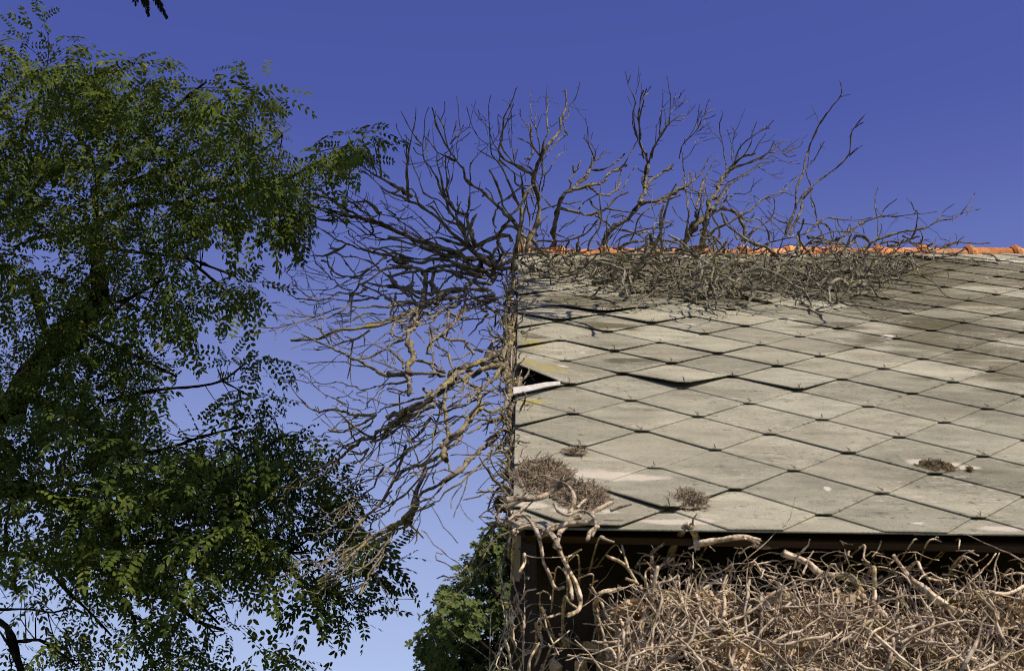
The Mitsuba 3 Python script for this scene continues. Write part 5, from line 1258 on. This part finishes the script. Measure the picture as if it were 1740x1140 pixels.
def shades_low(q):
    """Whether the sun through q falls on the lower half of the locust's crown and misses its upper half."""
    t_ = np.arange(0.3, 9, 0.2)[:, None]
    d = q - SUN * t_ - EYE
    zz = d @ FW
    x_, y_ = 870 + FOC * (d @ RT) / zz, 570 - FOC * (d @ UP) / zz
    inside = np.abs(zz - crown_depth(x_, y_)) < 0.9
    return not (inside & (x_ < 545) & (y_ > 60) & (y_ < 480)).any() and bool((inside & (x_ > -60) & (x_ < 640) & (y_ > 600) & (y_ < 1100)).any())


def shades_top(q):
    t_ = np.arange(0.3, 9, 0.2)[:, None]
    d = q - SUN * t_ - EYE
    zz = d @ FW
    x_, y_ = 870 + FOC * (d @ RT) / zz, 570 - FOC * (d @ UP) / zz
    return bool(((np.abs(zz - crown_depth(x_, y_)) < 1.1) & (x_ > -40) & (x_ < 600) & (y_ > 40) & (y_ < 480)).any())


bows = []
for k in range(30):
    zb = 7.2 + 4.0 * rg.rand()
    a = np.array([-5.12, 4.68, zb])
    b = a + np.array([2.4 + 2.3 * rg.rand(), 0.2 + 2.2 * rg.rand() - 0.5, 0.0])
    b[2] = max(1.6 + 0.82 * b[1] + 0.35, zb - 0.5 + 0.6 * rg.rand())
    bows.append((a, b))
tip_a, tip_b = P(226, -34, 7.6), P(250, -30, 7.6)
for a_ in ((-1.3, 7.0, 7.75), (-0.6, 6.9, 7.7), (0.1, 6.6, 7.6), (0.7, 6.2, 7.5), (0.3, 6.2, 8.3), (-0.4, 6.6, 8.2), (1.1, 5.9, 7.9)):
    bows.append((np.array([-5.12, 4.68, 7.6 + 1.6 * rg.rand()]), np.array(a_)))  # long boughs added out of view to shade the lower locust crown
shade_boughs = []
bows.insert(30, (np.array([-5.12, 4.68, 8.4]), P(215, -70, 7.6)))
for k, (a, b) in enumerate(bows):
    p, t = spline(np.vstack([a, (a + b) / 2 + [0, 0, 0.25], b]), 0.12)
    obj('limb', Mesh().add(*tube(p, 0.05 - 0.04 * t, 6)), 'bark_locust', con, smooth=60)
    if k >= 31:
        shade_boughs.append(p)
    for i in range(4, len(p)):
        for s in range(3):
            d = rg.normal(size=3) * [1, 1, 0.3] + [0.4, 0, -0.25]
            L = 0.35 + 0.35 * rg.rand()
            e = p[i] + d / np.linalg.norm(d) * L + [0, 0, -0.35 * L]
            if outside(e) and outside(e + [0, 0, -0.12]) and outside(p[i]) and (shades_low(e) if k >= 31 else not shades_top(e)):
                frond(p[i], d, L, 10, 0.075)
shade_boughs = np.vstack([h_[len(h_) // 3:] for h_ in shade_boughs])
shade_bough_tree = cKDTree(shade_boughs)


n_shade_sprays = 0
for _ in range(60000):                                          # added unseen sprays, placed where they shade the lower locust crown
    q = np.array([-2.2 + 3.6 * rg.rand(), 5.2 + 2.4 * rg.rand(), 6.7 + 2.5 * rg.rand()])
    dd_, ii_ = shade_bough_tree.query(q)
    if dd_ > 1.1 or not outside(q + [0, 0, -0.42]) or not outside(q) or not outside(q + [0.2, 0.2, -0.3]) or not outside(q + [-0.2, 0.2, -0.3]) or not shades_low(q + [0, 0, -0.15]):
        continue
    shade_spray_stems.add(*tube(np.vstack([shade_boughs[ii_], (shade_boughs[ii_] + q) / 2 + [0, 0, 0.03], q]), [0.006, 0.005, 0.004], 4, False))
    dn = rg.normal(size=3) * [1, 1, 0.25] + [0, 0, -0.6]
    frond(q, dn, 0.30 + 0.12 * rg.rand(), 10, 0.10)
    n_shade_sprays += 1
    if n_shade_sprays >= 800:
        break
obj('shoots', shade_spray_stems, 'bark_locust', con, kind='stuff')
for p0, p1, L in ((P(234, -34, 7.58), P(252, 26, 7.6), 0.19), (P(240, -46, 7.62), P(283, 30, 7.58), 0.255), (P(228, -30, 7.6), P(231, 8, 7.6), 0.10), (P(250, -36, 7.6), P(270, 4, 7.65), 0.12)):
    d = p1 - p0
    rib, t2 = spline(np.vstack([p0, (p0 + p1) / 2 + rg.normal(size=3) * 0.004, p1]), 0.008)
    x = np.cross(d / np.linalg.norm(d), FW)
    for i in range(1, len(rib)):
        for s in (1, -1):
            seg.append((rib[i], d / np.linalg.norm(d) * 0.9 + s * x * 0.55 + rg.normal(size=3) * 0.1, 0.052 * (1.02 - t2[i]) * (0.7 + 0.5 * rg.rand()) + 0.012))
for p0, d, L in seg:
    needles.add(*[(lambda d_, x_: (p0 + blade[:, :1] * d_ * L + blade[:, 1:2] * x_ * max(0.014, L * 0.42), bf))(d / np.linalg.norm(d), (lambda c: c / (np.linalg.norm(c) + 1e-9))(np.cross(d, rg.normal(size=3))))][0])
obj('crown', needles, 'conifer_leaf', con, kind='stuff')
